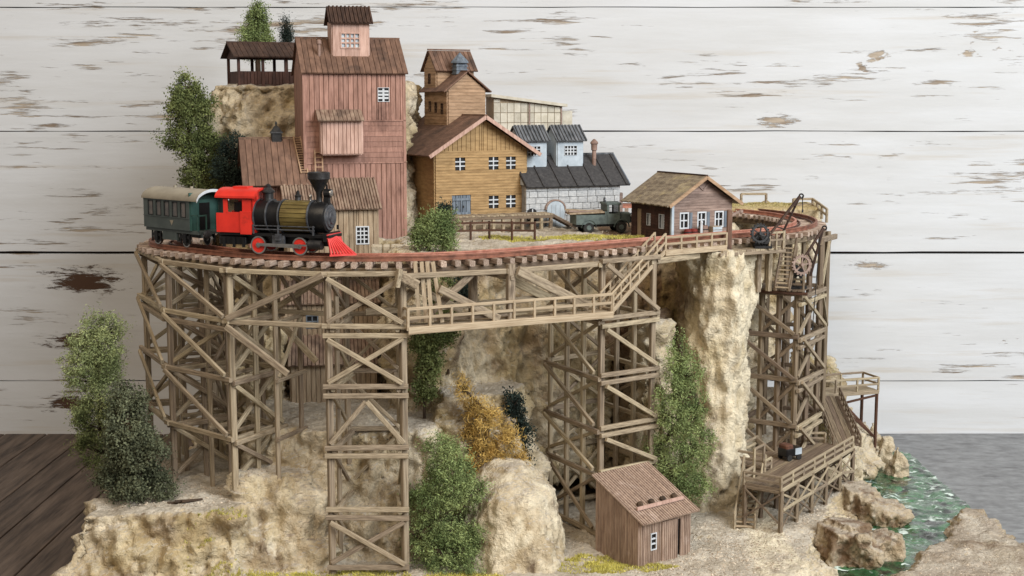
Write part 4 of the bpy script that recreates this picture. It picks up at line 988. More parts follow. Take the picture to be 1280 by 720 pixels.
def dormer(x_, lab):
    y_, z_, w_, d_, h_ = .85, 2.7, 1.3, 1.15, 1.4
    mb = MB(); O = V(x_, y_, z_)
    wall(mb, O, V(1, 0, 0), UP, V(0, -1, 0), w_, h_, None, .68, 'v', [(.36, .62, .98, 1.04)], t=.05, g=.0)
    wall(mb, O+V(0, d_, 0), V(0, -1, 0), UP, V(-1, 0, 0), d_, h_, lambda u: h_+.5*(1-abs(u-d_/2)/(d_/2)), .6, 'v', t=.05, g=0)
    wall(mb, O+V(w_, 0, 0), V(0, 1, 0), UP, V(1, 0, 0), d_, h_, lambda u: h_+.5*(1-abs(u-d_/2)/(d_/2)), .6, 'v', t=.05, g=0)
    wall(mb, O+V(w_, d_, 0), V(-1, 0, 0), UP, V(0, 1, 0), w_, h_, None, .6, 'v', t=.05, g=0)
    do = mb.build('dormer', 'white_plaster', sw)
    window(do, O, V(1, 0, 0), V(0, -1, 0), .36, .62, .62, .42, 4, 3, 'white_trim', 'pane', .05, sub=False, edge=.02)
    mb = MB()
    for s_ in (-1, 1):
        yc = y_+d_/2; ye = yc+s_*(d_/2+.2); ze = z_+h_-.15
        strips(mb, V(x_-.15, ye, ze), V(x_+w_+.15, ye, ze), V(x_+w_+.15, yc, z_+h_+.55), V(x_-.15, yc, z_+h_+.55), 18, V(0, s_*.6, .8), .05, .015, .05)
    mb.build('dormer_roof', 'grey_roof', do)
dormer(.12, 0); dormer(2.02, 1)
mb = MB(); mb.lathe([(.1, -.4), (.1, .55), (.14, .58), (.15, .85), (.19, .88), (.18, .95), (.06, 1.08), (.02, 1.1)], (3.98, .9, 2.95), n=14); mb.build('chimney', 'copper', sw, True)
mb = MB(); mb.cbox((fw_+.02, .5, 0), (fw_+.5, 1.6, 1.5), .03); mb.build('annex', 'brown_boards', sw)

# ---- brown cabin by the track
RC = R(27)
cb = thing('log_cabin', 'brown wooden cabin with pale plank roof beside the track on the cliff top', 'building', (6.6, 54.85, 10.25), RC)
cw_, cd, ch, cr = 3.0, 3.0, 1.62, .95
fwin = [.42, 1.3, 2.18]
box_walls(cb, cw_, cd, ch, {'front': 'brown_boards', 'left': 'pavilion_wood', 'right': 'brown_boards', 'back': 'brown_boards'}, 'h', .12, {'front': [(u, .55, u+.34, 1.12) for u in fwin], 'left': [(.42, .0, .79, 1.2), (1.25, .55, 1.51, 1.03), (2.2, .5, 2.54, 1.05)]}, 'front', cr)  # left wall in darker boards: the shade of that side is painted in
for u in fwin:
    o = window(cb, V(0, 0, 0), V(1, 0, 0), V(0, -1, 0), u, .55, .34, .57, 2, 2, 'white_trim', 'pane', .05, edge=.06)
    mb = MB(); mb.span((u+.42, -.1, .5), (u+.56, -.065, 1.16)); mb.build('shutter', 'blue_grey', o)
window(cb, V(0, cd, 0), V(0, -1, 0), V(-1, 0, 0), 2.2, .5, .34, .55, 2, 1, 'white_trim', 'pane_light', .05, edge=.03)
window(cb, V(0, cd, 0), V(0, -1, 0), V(-1, 0, 0), 1.25, .55, .26, .48, 2, 1, 'white_trim', 'pane_light', .05, edge=.02)
mb = MB(); wall(mb, V(.02, cd, 0)+V(0, -.42, 0), V(0, -1, 0), UP, V(-1, 0, 0), .37, 1.2, None, .12, 'v', t=.05); mb.build('door', 'cream_boards', cb)
gable_roof(cb, cw_, cd, ch, cr, .34, 'cabin_roof', 'y', 22, trim='dark_shingle', jag=.05)
for s_ in (-1, 1):
    mb = MB(); sl2 = cr/(cw_/2); e = cw_/2+.34; mb.beam(V(cw_/2, -.37, ch+cr+.05), V(cw_/2+s_*e, -.37, ch+cr+.05-e*sl2), .05, .13); mb.build('barge_board', 'tan_boards', cb)
for s_ in (-1, 1):
    mb = MB(); mb.beam(V(cw_/2, -.09, ch+.45), V(cw_/2+s_*.32, -.09, ch+.75), .03, .05); mb.build('gable_trim', 'brown_boards', cb)
mb = MB(); mb.span((-.04, -.08, ch-.04), (cw_+.04, -.062, ch+.03)); mb.build('trim_board', 'brown_boards', cb)
mb = MB(); mb.box((0, -.05, ch/2), (.12, .12, ch)); mb.build('corner_board', 'white_plaster', cb)

# ---- open pavilion on the hill
pv = thing('pavilion', 'dark brown open pavilion with gable roof on top of the hill', 'pavilion', (-12.25, 60.3, 16.75), R(24))
pw, pd, ph = 3.2, 2.1, 1.25
for x_ in (0, 1.1, 2.15, 3.2):
    for y_ in (0, pd):
        mb = MB(); mb.box((x_, y_, ph/2-.2), (.12, .12, ph+.4)); mb.build('post', 'pavilion_wood', pv)
for (a_, b_) in ((V(0, 0, 0), V(pw, 0, 0)), (V(0, pd, 0), V(pw, pd, 0)), (V(0, 0, 0), V(0, pd, 0)), (V(pw, 0, 0), V(pw, pd, 0))):
    dv = (b_-a_); U = dv.normalized(); nn_ = V(U.y, -U.x, 0); mb = MB(); wall(mb, a_+U*.06, U, UP, nn_, dv.length-.12, .6, None, .16, 'v', t=.04); mb.build('parapet', 'pavilion_wood', pv)
    mb = MB(); mb.beam(a_+UP*(ph), b_+UP*(ph), .12, .14); mb.build('beam', 'pavilion_wood', pv)
mb = MB(); mb.span((-.1, -.1, -.35), (pw+.1, pd+.1, -.02)); mb.build('floor', 'pavilion_wood', pv)
gable_roof(pv, pw, pd, ph+.05, .5, .3, 'dark_shingle', 'x', 16)
for x_ in (-.02, pw):
    mb = MB(); mb.extrude([(0, ph+.05), (pd, ph+.05), (pd/2, ph+.53)], lambda a, b, t: V(t, a, b), x_-.03, x_+.03); mb.build('gable', 'pavilion_wood', pv)

# ---- small red shed at the foot
GZ = gz(4.4, 44.9, 8)
sn = V(4.42, 44.35, 0); th_ = R(38)
shd = thing('tool_shed', 'small rusty red corrugated shed with pent roof at the foot of the trestle', 'shed', (sn.x, sn.y, GZ-.05), th_)
hw, hd_, hf, hb = 2.45, 2.25, 1.75, 2.75      # front faces right-front
mb = MB(); wall(mb, V(0, 0, 0), V(1, 0, 0), UP, V(0, -1, 0), hw, hf, None, .085, 'v', [(.5, .65, .72, 1.2), (1.78, 0, 1.95, 1.5)], t=.05, g=.02); mb.build('wall', 'rust_boards', shd)
top_ = lambda u: hb+(hf-hb)*u/hd_
for k, O, U, Nn in (('l', V(0, hd_, 0), V(0, -1, 0), V(-1, 0, 0)), ('r', V(hw, 0, 0), V(0, 1, 0), V(1, 0, 0))):
    mb = MB(); k2 = 0.
    while k2 < hd_-.01:
        k3 = min(hd_, k2+.085); f = (lambda u: hb+(hf-hb)*u/hd_) if k == 'l' else (lambda u: hf+(hb-hf)*u/hd_)
        mb.rv = random.random(); mb.slabq([O+U*k2, O+U*k3, O+U*k3+UP*f(k3), O+U*k2+UP*f(k2)], Nn, .05, .02); k2 = k3
    mb.build('wall', 'rust_boards', shd)
mb = MB(); wall(mb, V(hw, hd_, 0), V(-1, 0, 0), UP, V(0, 1, 0), hw, hb, None, .085, 'v'); mb.build('wall', 'rust_boards', shd)
mb = MB(); nm = V(0, -(hb-hf), hd_).normalized(); slp = (hb-hf)/hd_
strips(mb, V(-.12, -.28, hf-.28*slp+.05), V(hw+.2, -.28, hf-.28*slp+.05), V(hw+.2, hd_+.15, hb+.15*slp+.05), V(-.12, hd_+.15, hb+.15*slp+.05), 48, nm, .05, .008, .02); mb.build('roof', 'rust_boards', shd)
window(shd, V(0, 0, 0), V(1, 0, 0), V(0, -1, 0), .5, .65, .22, .55, 1, 3, 'white_trim', 'pane', .05, edge=.03)
mb = MB(); mb.span((1.78, .04, 0), (1.95, .06, 1.5)); mb.build('door_gap_shade', 'pane', shd)  # near-black sheet in the hole, paints the dark inside the door opening
mb = MB(); wall(mb, V(1.0, -.06, .05), V(1, 0, 0), UP, V(0, -1, 0), .78, 1.5, None, .1, 'v', t=.04, g=.02); mb.build('door', 'rust_boards', shd)
yr_ = .32; zr = hf+yr_*slp+.2
mb = MB(); mb.beam(V(.15, yr_-.02, zr), V(hw-.05, yr_-.02, zr), .06, .12); mb.build('batten', 'red_faded', shd)
for i in range(4):
    o = MB(); c = V(.45+i*.55, yr_+.16, zr-.02+.07); o.lathe([(.04, -.09), (.11, -.06), (.13, .02), (.08, .1), (.02, .13)], (0, 0, 0), n=7)
    rr = o.build('roof_stone', 'bark'); rr.rotation_euler = (random.random(), random.random(), random.random()+th_)
    M = Matrix.Rotation(th_, 4, 'Z'); rr.location = (Vector((sn.x, sn.y, GZ-.05))+(M @ c))*S
    tag(rr, ('leftmost', 'second from left', 'third from left', 'rightmost')[i]+' dark stone weighing down the small shed roof', 'stone', 'stones on the shed roof')

# ------------------------------------------------------------------ the train
def wheel(root, x, y, r, s_, name='wheel', spoke='red_plastic', w=.1):
    mb = MB(); mb.lathe([(r*.2, 0), (r*.86, 0), (r*.86, s_*w*.75), (r*.2, s_*w*.8)], (x, y, r), (0, 1, 0), 24); o = mb.build(name, spoke, root, True)
    mb = MB(); mb.ring((x, y+s_*w*.5, r), (0, 1, 0), r, r*.16, w, 28); mb.build('tyre', 'steel', o, True)
    mb = MB(); mb.lathe([(.0, 0), (.09, 0), (.09, s_*(w+.03)), (.0, s_*(w+.04))], (x, y, r), (0, 1, 0), 12); mb.build('hub', 'steel', o, True)
    return o
la = R(-18.6); lc = C1+V(RA*math.sin(la), -RA*math.cos(la), 0)
lo = thing('steam_locomotive', 'small red-cabbed steam locomotive with black funnel and pink cowcatcher on trestle', 'locomotive', (lc.x, lc.y, RAIL), R(-18)); lo.scale = (.94, 1, 1)
K = 'black_plastic'
for x_ in (-.95, .72):
    for s_ in (-1, 1): wheel(lo, x_, s_*.40, .31, s_)
mb = MB(); mb.cbox((-2.3, -.3, .32), (1.75, .3, .66), .05); mb.cbox((-2.55, -.5, .62), (1.9, .5, .72), .02); mb.cbox((-2.6, -.46, .3), (-1.5, .46, .6), .05)
for x_ in (-2.35, -1.95, -1.55): mb.box((x_, -.5, .38), (.1, .06, .34))
mb.build('frame', K, lo)
mb = MB(); mb.span((-.35, -.56, .28), (.12, -.44, .66)); mb.span((-.2, -.62, .5), (.0, -.44, .72)); mb.build('valve_gear_box', 'grey_metal', lo)
for s_ in (-1, 1):
    mb = MB(); mb.beam(V(-.95, s_*.56, .34), V(.72, s_*.56, .30), .05, .1); mb.beam(V(-.95, s_*.6, .36), V(1.3, s_*.6, .36), .04, .06); mb.build('coupling_rod', 'steel', lo)
    mb = MB(); mb.tube(V(1.1, s_*.52, .38), V(1.62, s_*.52, .38), .16, n=14); mb.tube(V(1.0, s_*.52, .38), V(1.1, s_*.52, .38), .06, n=8); mb.build('cylinder', 'dark_metal', lo, True)
    mb = MB(); mb.tube(V(-1.15, s_*.56, .86), V(1.35, s_*.56, .86), .025, n=6); mb.tube(V(-1.15, s_*.56, .98), V(1.35, s_*.56, .98), .02, n=6)
    for x_ in (-1.1, -.1, 1.3): mb.beam(V(x_, s_*.56, .7), V(x_, s_*.56, 1.02), .05, .05)
    mb.build('handrail', 'grey_metal', lo)
bz = 1.28; br = .56
mb = MB(); mb.lathe([(br, 0), (br, .55), (br*.94, .56), (br*.94, 1.05)], (-1.15, 0, bz), (1, 0, 0), 30); bo_ = mb.build('boiler', K, lo, True)
for x_ in (-1.1, -.62, -.12, 1.05):
    mb = MB(); mb.ring((x_, 0, bz), (1, 0, 0), br+.03, .05, .05, 30); mb.build('boiler_band', 'grey_metal', bo_, True)
mb = MB()
n = 22
for i in range(n):        # wooden lagging strips
    a0, a1 = 2*PI*i/n+.02, 2*PI*(i+1)/n-.02; mb.rv = random.random(); r_ = br*.97
    P_ = lambda a, x_, k: V(x_, (r_+k)*math.cos(a), bz+(r_+k)*math.sin(a))
    mb.add([P_(a0, -.05, -.05), P_(a1, -.05, -.05), P_(a1, 1.02, -.05), P_(a0, 1.02, -.05), P_(a0, -.05, .02), P_(a1, -.05, .02), P_(a1, 1.02, .02), P_(a0, 1.02, .02)], [(0, 1, 2, 3), (4, 7, 6, 5), (0, 4, 5, 1), (1, 5, 6, 2), (2, 6, 7, 3), (3, 7, 4, 0)])
mb.build('lagging', 'olive_lagging', lo)
mb = MB(); mb.lathe([(br*.96, 0), (br*.96, .52), (br*.9, .6), (br*.82, .62)], (1.05, 0, bz), (1, 0, 0), 30); sm_ = mb.build('smokebox', K, lo, True)
mb = MB(); mb.lathe([(.44, .6), (.43, .66), (.36, .67), (.34, .72), (.24, .73), (.22, .77), (.1, .79), (.02, .8)], (1.05, 0, bz), (1, 0, 0), 26); mb.build('smokebox_door', 'grey_metal', sm_, True)
mb = MB(); mb.lathe([(.17, .42), (.13, .5), (.11, .56), (.105, .82), (.15, .9), (.36, 1.27), (.40, 1.3), (.40, 1.5), (.37, 1.53), (.30, 1.53), (.12, 1.1)], (1.27, 0, bz), n=26); mb.build('funnel', 'dark_metal', lo, True)
mb = MB(); mb.lathe([(.22, .48), (.19, .55), (.19, .78), (.24, .8), (.24, .84), (.16, .92), (.1, .98), (.11, 1.04), (.03, 1.1)], (-.78, 0, bz), n=18); mb.build('steam_dome', 'dark_metal', lo, True)
mb = MB(); mb.lathe([(.15, .5), (.11, .56), (.11, .68), (.14, .7), (.06, .78), (.06, .85), (.01, .9)], (.42, 0, bz), n=14); mb.build('sand_dome', 'dark_metal', lo, True)
mb = MB(); mb.lathe([(.07, .5), (.05, .56), (.05, .66), (.07, .7), (.02, .78)], (.92, 0, bz), n=10); mb.build('bell', 'steel', lo, True)
mb = MB(); mb.beam(V(1.58, 0, bz+.42), V(1.58, 0, bz+.78), .2, .16); mb.tube(V(1.5, 0, bz+.82), V(1.74, 0, bz+.82), .15, n=14); mb.tube(V(1.58, 0, bz+.9), V(1.58, 0, bz+1.12), .05, .03, n=8); hl = mb.build('headlamp', K, lo)
mb = MB(); mb.lathe([(.125, 0), (.12, .03), (.02, .04)], (1.74, 0, bz+.82), (1, 0, 0), 16); mb.build('lens', 'steel', hl, True)
# cab
x0, x1, hwid = -2.62, -1.12, .56
cz0, cz1 = .72, 1.98
mb = MB()
for s_ in (-1, 1):
    y0, y1 = (s_*hwid, s_*(hwid-.06))
    mb.span((x0, y0, cz0), (x0+.42, y1, 1.38))                                  # rear low side
    mb.span((x0+.42, y0, cz0), (x1, y1, 1.42))                                  # below window
    mb.span((x0+.30, y0, 1.38), (x0+.46, y1, cz1)); mb.span((x1-.42, y0, 1.42), (x1, y1, cz1)); mb.span((x0+.30, y0, 1.86), (x1, y1, cz1))
    mb.span((x1-.5, y0*1.06, cz0-.05), (x1-.05, y0, 1.46))
mb.span((x1-.06, -hwid, 1.3), (x1, -hwid*.45, cz1)); mb.span((x1-.06, hwid*.45, 1.3), (x1, hwid, cz1)); mb.span((x1-.06, -hwid, 1.78), (x1, hwid, cz1)); mb.span((x1-.06, -hwid, cz0), (x1, hwid, 1.3))
mb.span((x0+.32, -hwid+.06, cz0), (x0+.38, hwid-.06, 1.3)); cabo = mb.build('cab', 'red_plastic', lo)
mb = MB(); n = 12; pl_ = [(-hwid-.1+(2*hwid+.2)*i/n, .26*math.sin(PI*i/n)**.6) for i in range(n+1)]
mb.extrude(pl_+[(y, z-.07) for y, z in reversed(pl_)], lambda a, b, t: V(t, a, cz1+b), x0+.02, x1+.16); mb.span((x0+.5, -.2, cz1+.2), (x1-.4, .2, cz1+.3)); mb.build('cab_roof', 'red_plastic', cabo, True)
mb = MB(); mb.extrude(pl_+[(hwid, -.05), (-hwid, -.05)], lambda a, b, t: V(t, a*.9, cz1+b*.9), x1-.05, x1-.01); mb.build('cab_front', 'red_plastic', cabo)
mb = MB(); mb.span((x0+.5, -hwid+.1, cz0), (x1-.1, hwid-.1, 1.25)); mb.span((x0+.6, -.3, 1.25), (x0+.9, .3, 1.75)); mb.build('cab_interior', K, cabo)
# cowcatcher
mb = MB()
for s_ in (-1, 1):
    for i in range(8):
        f = i/7; top = V(1.82, s_*.46*f, .68-.02*f); foot = V(2.62-.62*f, s_*(.06+.5*f), .06); mb.beam(top, foot, .055, .055)
    mb.beam(V(2.68, 0, .05), V(1.95, s_*.6, .05), .06, .06)
mb.span((1.72, -.5, .6), (1.86, .5, .74)); mb.build('cowcatcher', 'pink_plastic', lo)
mb = MB(); mb.span((1.68, -.56, .5), (1.8, .56, .78)); mb.tube(V(1.8, .35, .85), V(1.8, .35, 1.0), .04, n=8); mb.build('buffer_beam', K, lo)

ch_ = R(-40)
cpos = P40+hd*2.0
co = thing('passenger_coach', 'short green-grey passenger coach with pale arched roof behind the locomotive', 'railway coach', (cpos.x, cpos.y, RAIL), R(-41))
hl_, hw2 = 1.62, .58
mb = MB(); zs0, zs1 = .62, 1.72
wins = [(-1.28+i*.5) for i in range(5)]
for s_ in (-1, 1):
    U = V(1, 0, 0) if s_ < 0 else V(-1, 0, 0); O = V(-hl_, -hw2, zs0) if s_ < 0 else V(hl_, hw2, zs0)
    wall(mb, O, U, UP, V(0, s_, 0), 2*hl_-.42, zs1-zs0, None, 9, 'v', [(w_+hl_-.02, .48, w_+hl_+.24, .98) for w_ in wins[:5]] if s_ < 0 else [(w_+hl_-.02, .48, w_+hl_+.24, .98) for w_ in wins], t=.05, g=0)
body = mb.build('body', 'coach_green', co)
mb = MB(); mb.span((-hl_+.0, -hw2+.06, zs0), (-hl_+.06, hw2-.06, zs1+.2)); mb.span((hl_-.46, -hw2-.04, zs0), (hl_-.4, hw2, zs1+.25)); mb.build('end_wall', 'coach_end', co)
mb = MB(); mb.span((hl_-.395, -.22, zs0+.02), (hl_-.38, .22, zs1-.12)); mb.build('end_door', K, co)
for w_ in wins:
    mb = MB(); a, b, c_, d_ = w_-.02, w_+.24, zs0+.48, zs0+.98; y_ = -hw2-.06
    mb.span((a, y_, c_-.03), (b, y_+.02, c_)); mb.span((a, y_, d_), (b, y_+.02, d_+.03)); mb.span((a-.03, y_, c_-.03), (a, y_+.02, d_+.03)); mb.span((b, y_, c_-.03), (b+.03, y_+.02, d_+.03)); wo = mb.build('window', K, co)
    mb = MB(); mb.span((a, -hw2-.025, c_), (b, -hw2-.01, d_)); mb.build('pane', 'coach_glass', wo)
mb = MB(); mb.span((-hl_, -hw2-.07, zs0+.42), (hl_-.42, -hw2-.05, zs0+.45)); mb.build('trim_line', 'coach_green', co)
mb = MB(); mb.add([(.02, -hw2-.065, zs0+.33), (.24, -hw2-.065, zs0+.33), (.13, -hw2-.065, zs0+.14), (.02, -hw2-.055, zs0+.33), (.24, -hw2-.055, zs0+.33), (.13, -hw2-.055, zs0+.14)], [(0, 1, 2), (5, 4, 3), (0, 3, 4, 1), (1, 4, 5, 2), (2, 5, 3, 0)]); mb.build('emblem', 'coach_roof', co)
mb = MB(); n = 16; pl_ = [(-hw2-.1+(2*hw2+.2)*i/n, .34*math.sin(PI*i/n)**.55) for i in range(n+1)]
mb.extrude(pl_+[(y, z-.06) for y, z in reversed(pl_)], lambda a, b, t: V(t, a, zs1+.02+b), -hl_-.05, hl_+.1); mb.tube(V(-.5, 0, zs1+.34), V(-.5, 0, zs1+.43), .06, n=8); mb.tube(V(.5, 0, zs1+.34), V(.5, 0, zs1+.43), .06, n=8); ro = mb.build('roof', 'coach_roof', co, True)
mb = MB(); q = [(-hw2-.115+(2*hw2+.23)*i/n, .36*math.sin(PI*i/n)**.55) for i in range(n+1)]
mb.extrude(q+[(y, z-.1) for y, z in reversed(q)], lambda a, b, t: V(t, a, zs1+.025+b), hl_+.1, hl_+.13); mb.build('roof_edge', 'white_trim', ro)
mb = MB(); mb.extrude([(y*.9, z*.9) for y, z in pl_], lambda a, b, t: V(t, a, zs1+b), -hl_+.02, hl_-.4); mb.build('ceiling_end', 'coach_end', co)
mb = MB(); mb.cbox((-hl_, -hw2+.02, .5), (hl_, hw2-.02, .62), .02); mb.span((-.55, -hw2, .22), (.3, -hw2+.12, .5)); mb.span((-.55, hw2-.12, .22), (.3, hw2, .5)); mb.build('underframe', 'coach_green', co)
for s_ in (-1, 1):       # end platform railing
    mb = MB(); mb.span((hl_-.4, s_*hw2-.02, .62), (hl_-.36, s_*hw2+.02, 1.9)); mb.span((hl_-.02, s_*hw2-.02, .62), (hl_+.02, s_*hw2+.02, 1.2)); mb.span((hl_-.4, s_*hw2-.02, 1.16), (hl_+.02, s_*hw2+.02, 1.2)); mb.span((hl_-.02, s_*.22-.02, .62), (hl_+.02, s_*.22+.02, 1.2)); mb.span((hl_-.02, min(s_*hw2, s_*.22), 1.15), (hl_+.02, max(s_*hw2, s_*.22), 1.2)); mb.build('platform_railing', 'coach_end', co)
for s_ in (-1, 1): mb = MB(); mb.lathe([(.06, 0), (.06, .16), (.15, .18), (.14, .24), (.05, .27)], (hl_, s_*.33, .52), (1, 0, 0), 14); mb.build('buffer', 'grey_metal', co, True)
for x_ in (-.98, .78):
    for s_ in (-1, 1):
        wheel(co, x_, s_*.40, .24, s_, spoke='dark_metal')
        mb = MB(); mb.span((x_-.28, s_*.53-.03, .3), (x_+.28, s_*.53+.03, .42)); mb.span((x_-.1, s_*.55-.04, .16), (x_+.1, s_*.55+.04, .5)); mb.span((x_-.3, s_*.53-.02, .12), (x_-.24, s_*.53+.02, .5)); mb.span((x_+.24, s_*.53-.02, .12), (x_+.3, s_*.53+.02, .5)); mb.build('axle_box', K, co)

# ------------------------------------------------------------------ truck by the stone works
tp = G(752, 281, 10.3); tp = V(3.95, 58.6, 0)
tk = thing('flatbed_truck', 'old grey-green flatbed truck loaded with timber in front of stone works', 'truck', (tp.x, tp.y, gz(tp.x, tp.y)), R(14))
for x_ in (-.72, .78):
    for s_ in (-1, 1):
        mb = MB(); mb.lathe([(.08, -.08), (.23, -.08), (.25, -.04), (.25, .04), (.23, .08), (.08, .08)], (x_, s_*.42, .25), (0, 1, 0), 18); wo = mb.build('wheel', 'tyre', tk, True)
        mb = MB(); mb.lathe([(.0, 0), (.12, 0), (.1, s_*.03), (.0, s_*.03)], (x_, s_*.5, .25), (0, 1, 0), 12); mb.build('rim', 'truck_grey', wo, True)
mb = MB(); mb.cbox((-1.25, -.3, .28), (1.1, .3, .4), .02); mb.build('chassis', 'dark_metal', tk)
mb = MB(); mb.span((-1.3, -.5, .4), (.1, .5, .46)); mb.span((-1.3, -.5, .46), (.1, -.44, .82)); mb.span((-1.3, .44, .46), (.1, .5, .82)); mb.span((-1.3, -.44, .46), (-1.24, .44, .82)); mb.span((.04, -.44, .46), (.1, .44, .95)); mb.build('bed', 'truck_grey', tk)
mb = MB()
for s_ in (-1, 1): mb.span((.12, s_*.44-.03, .4), (.72, s_*.44+.03, .86)); mb.span((.12, s_*.44-.03, .86), (.2, s_*.44+.03, 1.25)); mb.span((.64, s_*.44-.03, .86), (.7, s_*.44+.03, 1.25))
mb.span((.12, -.44, .4), (.18, .44, 1.25)); mb.span((.66, -.44, .4), (.72, .44, .88)); mb.span((.2, -.35, .5), (.4, .35, .75)); cbo = mb.build('cab', 'truck_grey', tk)
mb = MB(); mb.cbox((.06, -.5, 1.24), (.78, .5, 1.34), .04); mb.build('cab_roof', 'truck_grey', cbo)
mb = MB(); mb.span((.67, -.41, .88), (.69, .41, 1.22)); mb.build('windscreen', 'coach_glass', cbo)
mb = MB(); mb.cbox((.74, -.3, .42), (1.3, .3, .88), .07); mb.build('hood', 'truck_grey', tk)
mb = MB(); mb.span((1.3, -.26, .42), (1.33, .26, .84)); mb.build('grille', 'grey_metal', tk)
for x_, L_ in ((-.72, .36), (.8, .38)):
    for s_ in (-1, 1):
        mb = MB(); n = 10
        for i in range(n):
            a0, a1 = PI*i/n, PI*(i+1)/n; P_ = lambda a, y: V(x_+L_*.92*math.cos(a), y, .25+.34*math.sin(a)); mb.slabq([P_(a0, s_*.36), P_(a1, s_*.36), P_(a1, s_*.54), P_(a0, s_*.54)], V(0, 0, 1), .03)
        mb.build('fender', 'truck_grey', tk)
for s_ in (-1, 1): mb = MB(); mb.lathe([(.03, -.06), (.08, 0), (.07, .03), (.01, .04)], (1.28, s_*.36, .74), (1, 0, 0), 10); mb.build('headlight', 'steel', tk, True)
mb = MB(); mb.lathe([(.13, 0), (.13, .05), (.05, .06)], (.12, 0, 1.42), (1, 0, 0), 12); mb.build('spare_lamp', 'grey_metal', tk, True)
for i in range(7):
    a = random.uniform(-.06, .06); y_ = -.36+.12*i
    mb = MB(); mb.beam(V(-.8, a, 0), V(.8, -a, 0), .1, .07); o = mb.build('timber', 'brown_boards' if i % 2 else 'cream_boards')
    o.location = (tk.location/S+Matrix.Rotation(R(14), 3, 'Z') @ V(-.78, y_, .84+random.uniform(0, .14)))*S; o.rotation_euler = (0, R(random.uniform(-4, 4)), R(14)+a*.9)
    tag(o, 'rough plank of the timber load on the truck bed', 'timber', 'timber on the truck')

# ------------------------------------------------------------------ loading ramp in front of the yellow mill, pipe fence
ra, rb_ = V(-2.55, 58.3, 0), V(1.75, 60.0, 0); rdir = (rb_-ra).normalized(); rin = V(-rdir.y, rdir.x, 0)
lr_ = thing('loading_ramp', 'low timber loading platform with open posts along the ochre mill', 'ramp', (ra.x, ra.y, gz(ra.x, ra.y)), world=True)
zt = 10.9
n = 11
for i in range(n):
    p = ra.lerp(rb_, i/(n-1)); stick(lr_, 'post', V(p.x, p.y, gz(p.x, p.y)-.1), V(p.x, p.y, zt), .14, .14, 'wood')
stick(lr_, 'beam', V(ra.x, ra.y, zt-.05)-rdir*.2, V(rb_.x, rb_.y, zt-.05)+rdir*.1, .16, .13, 'wood_brown'); stick(lr_, 'beam', V(ra.x, ra.y, 10.6)-rdir*.2, V(rb_.x, rb_.y, 10.6)+rdir*.1, .1, .08, 'wood')
plank_deck(lr_, ra-rdir*.2, rb_+rdir*.1, rin*.75, 34, zt+.06, along=False, ov=.08, m='wood')
e0 = rb_+rdir*.1; e1 = rb_+rdir*1.25
for s_ in (0, 1): stick(lr_, 'beam', V(e0.x, e0.y, zt)+rin*.7*s_, V(e1.x, e1.y, gz(e1.x, e1.y)+.05)+rin*.7*s_, .1, .12, 'wood_brown')
for i in range(10):
    f = (i+.5)/10; p = e0.lerp(e1, f); z = zt+.06+(gz(e1.x, e1.y)+.12-zt-.06)*f; stick(lr_, 'plank', V(p.x, p.y, z), V(p.x, p.y, z)+rin*.75, .11, .05, 'wood')
fe = thing('pipe_fence', 'thin rusty brown two-rail fence at the cliff edge near the ochre mill', 'fence', (-2.4, 54.9, 10.2), world=True)
fp = [V(-2.5, 54.9, 0), V(-.95, 55.4, 0), V(.95, 55.1, 0)]
for a, b in zip(fp, fp[1:]):
    n = 2
    for i in range(n+1):
        p = a.lerp(b, i/n); stick(fe, 'post', V(p.x, p.y, gz(p.x, p.y)-.1), V(p.x, p.y, 11.05), .08, .08, 'wood_dark')
    for z in (10.98, 10.66): stick(fe, 'rail', V(a.x, a.y, z), V(b.x, b.y, z), .07, .08, 'wood_dark')

# ------------------------------------------------------------------ things by the cabin
def barrel(px, py, m, lab, r_=.17, h=.5):
    p = V(6.6, 54.85, 0)+Matrix.Rotation(RC, 3, 'Z') @ V(px, py, 0); z = max(10.25, gz(p.x, p.y))
    o = thing('barrel', lab, 'barrel', (p.x, p.y, z), 0, 'barrels by the cabin')
    mb = MB(); mb.lathe([(r_*.85, 0), (r_, h*.3), (r_, h*.7), (r_*.85, h), (r_*.75, h), (r_*.75, h-.03)], (0, 0, 0), n=16); mb.build('staves', m, o, True)
    for f in (.2, .75): mb = MB(); mb.ring((0, 0, h*f), (0, 0, 1), r_*1.03, .03, .04, 16); mb.build('hoop', 'dark_metal', o)
barrel(.62, -.3, 'barrel_red', 'left of the two dull red barrels at the cabin wall'); barrel(.9, -.34, 'barrel_red', 'right of the two dull red barrels at the cabin wall'); barrel(1.42, -.3, 'copper', 'taller brown barrel between red barrels and pale crate', .2, .62)
cp = V(6.6, 54.85, 0)+Matrix.Rotation(RC, 3, 'Z') @ V(2.0, -.3, 0)
o = thing('crate', 'pale slatted wooden crate against the cabin under its right window', 'crate', (cp.x, cp.y, max(10.22, gz(cp.x, cp.y))), RC)
mb = MB(); mb.cbox((-.22, -.15, 0), (.22, .15, .6), .01); mb.build('box', 'cream_boards', o)
for i in range(4): mb = MB(); mb.span((-.23, -.18, .03+i*.145), (.23, -.152, .145+i*.145)); mb.build('slat', 'white_plaster', o)
pp = V(6.6, 54.85, 0)+Matrix.Rotation(RC, 3, 'Z') @ V(1.16, -.5, 0); o = thing('marker_post', 'thin white marker post in front of the cabin', 'post', (pp.x, pp.y, max(10.2, gz(pp.x, pp.y))-.05)); mb = MB(); mb.cbox((-.05, -.05, 0), (.05, .05, .8), .01); mb.build('shaft', 'white_trim', o); mb = MB(); mb.lathe([(.07, 0), (.05, .06), (.01, .1)], (0, 0, .8), n=8); mb.build('cap', 'white_trim', o)
sp = G(911, 313, 10.2)
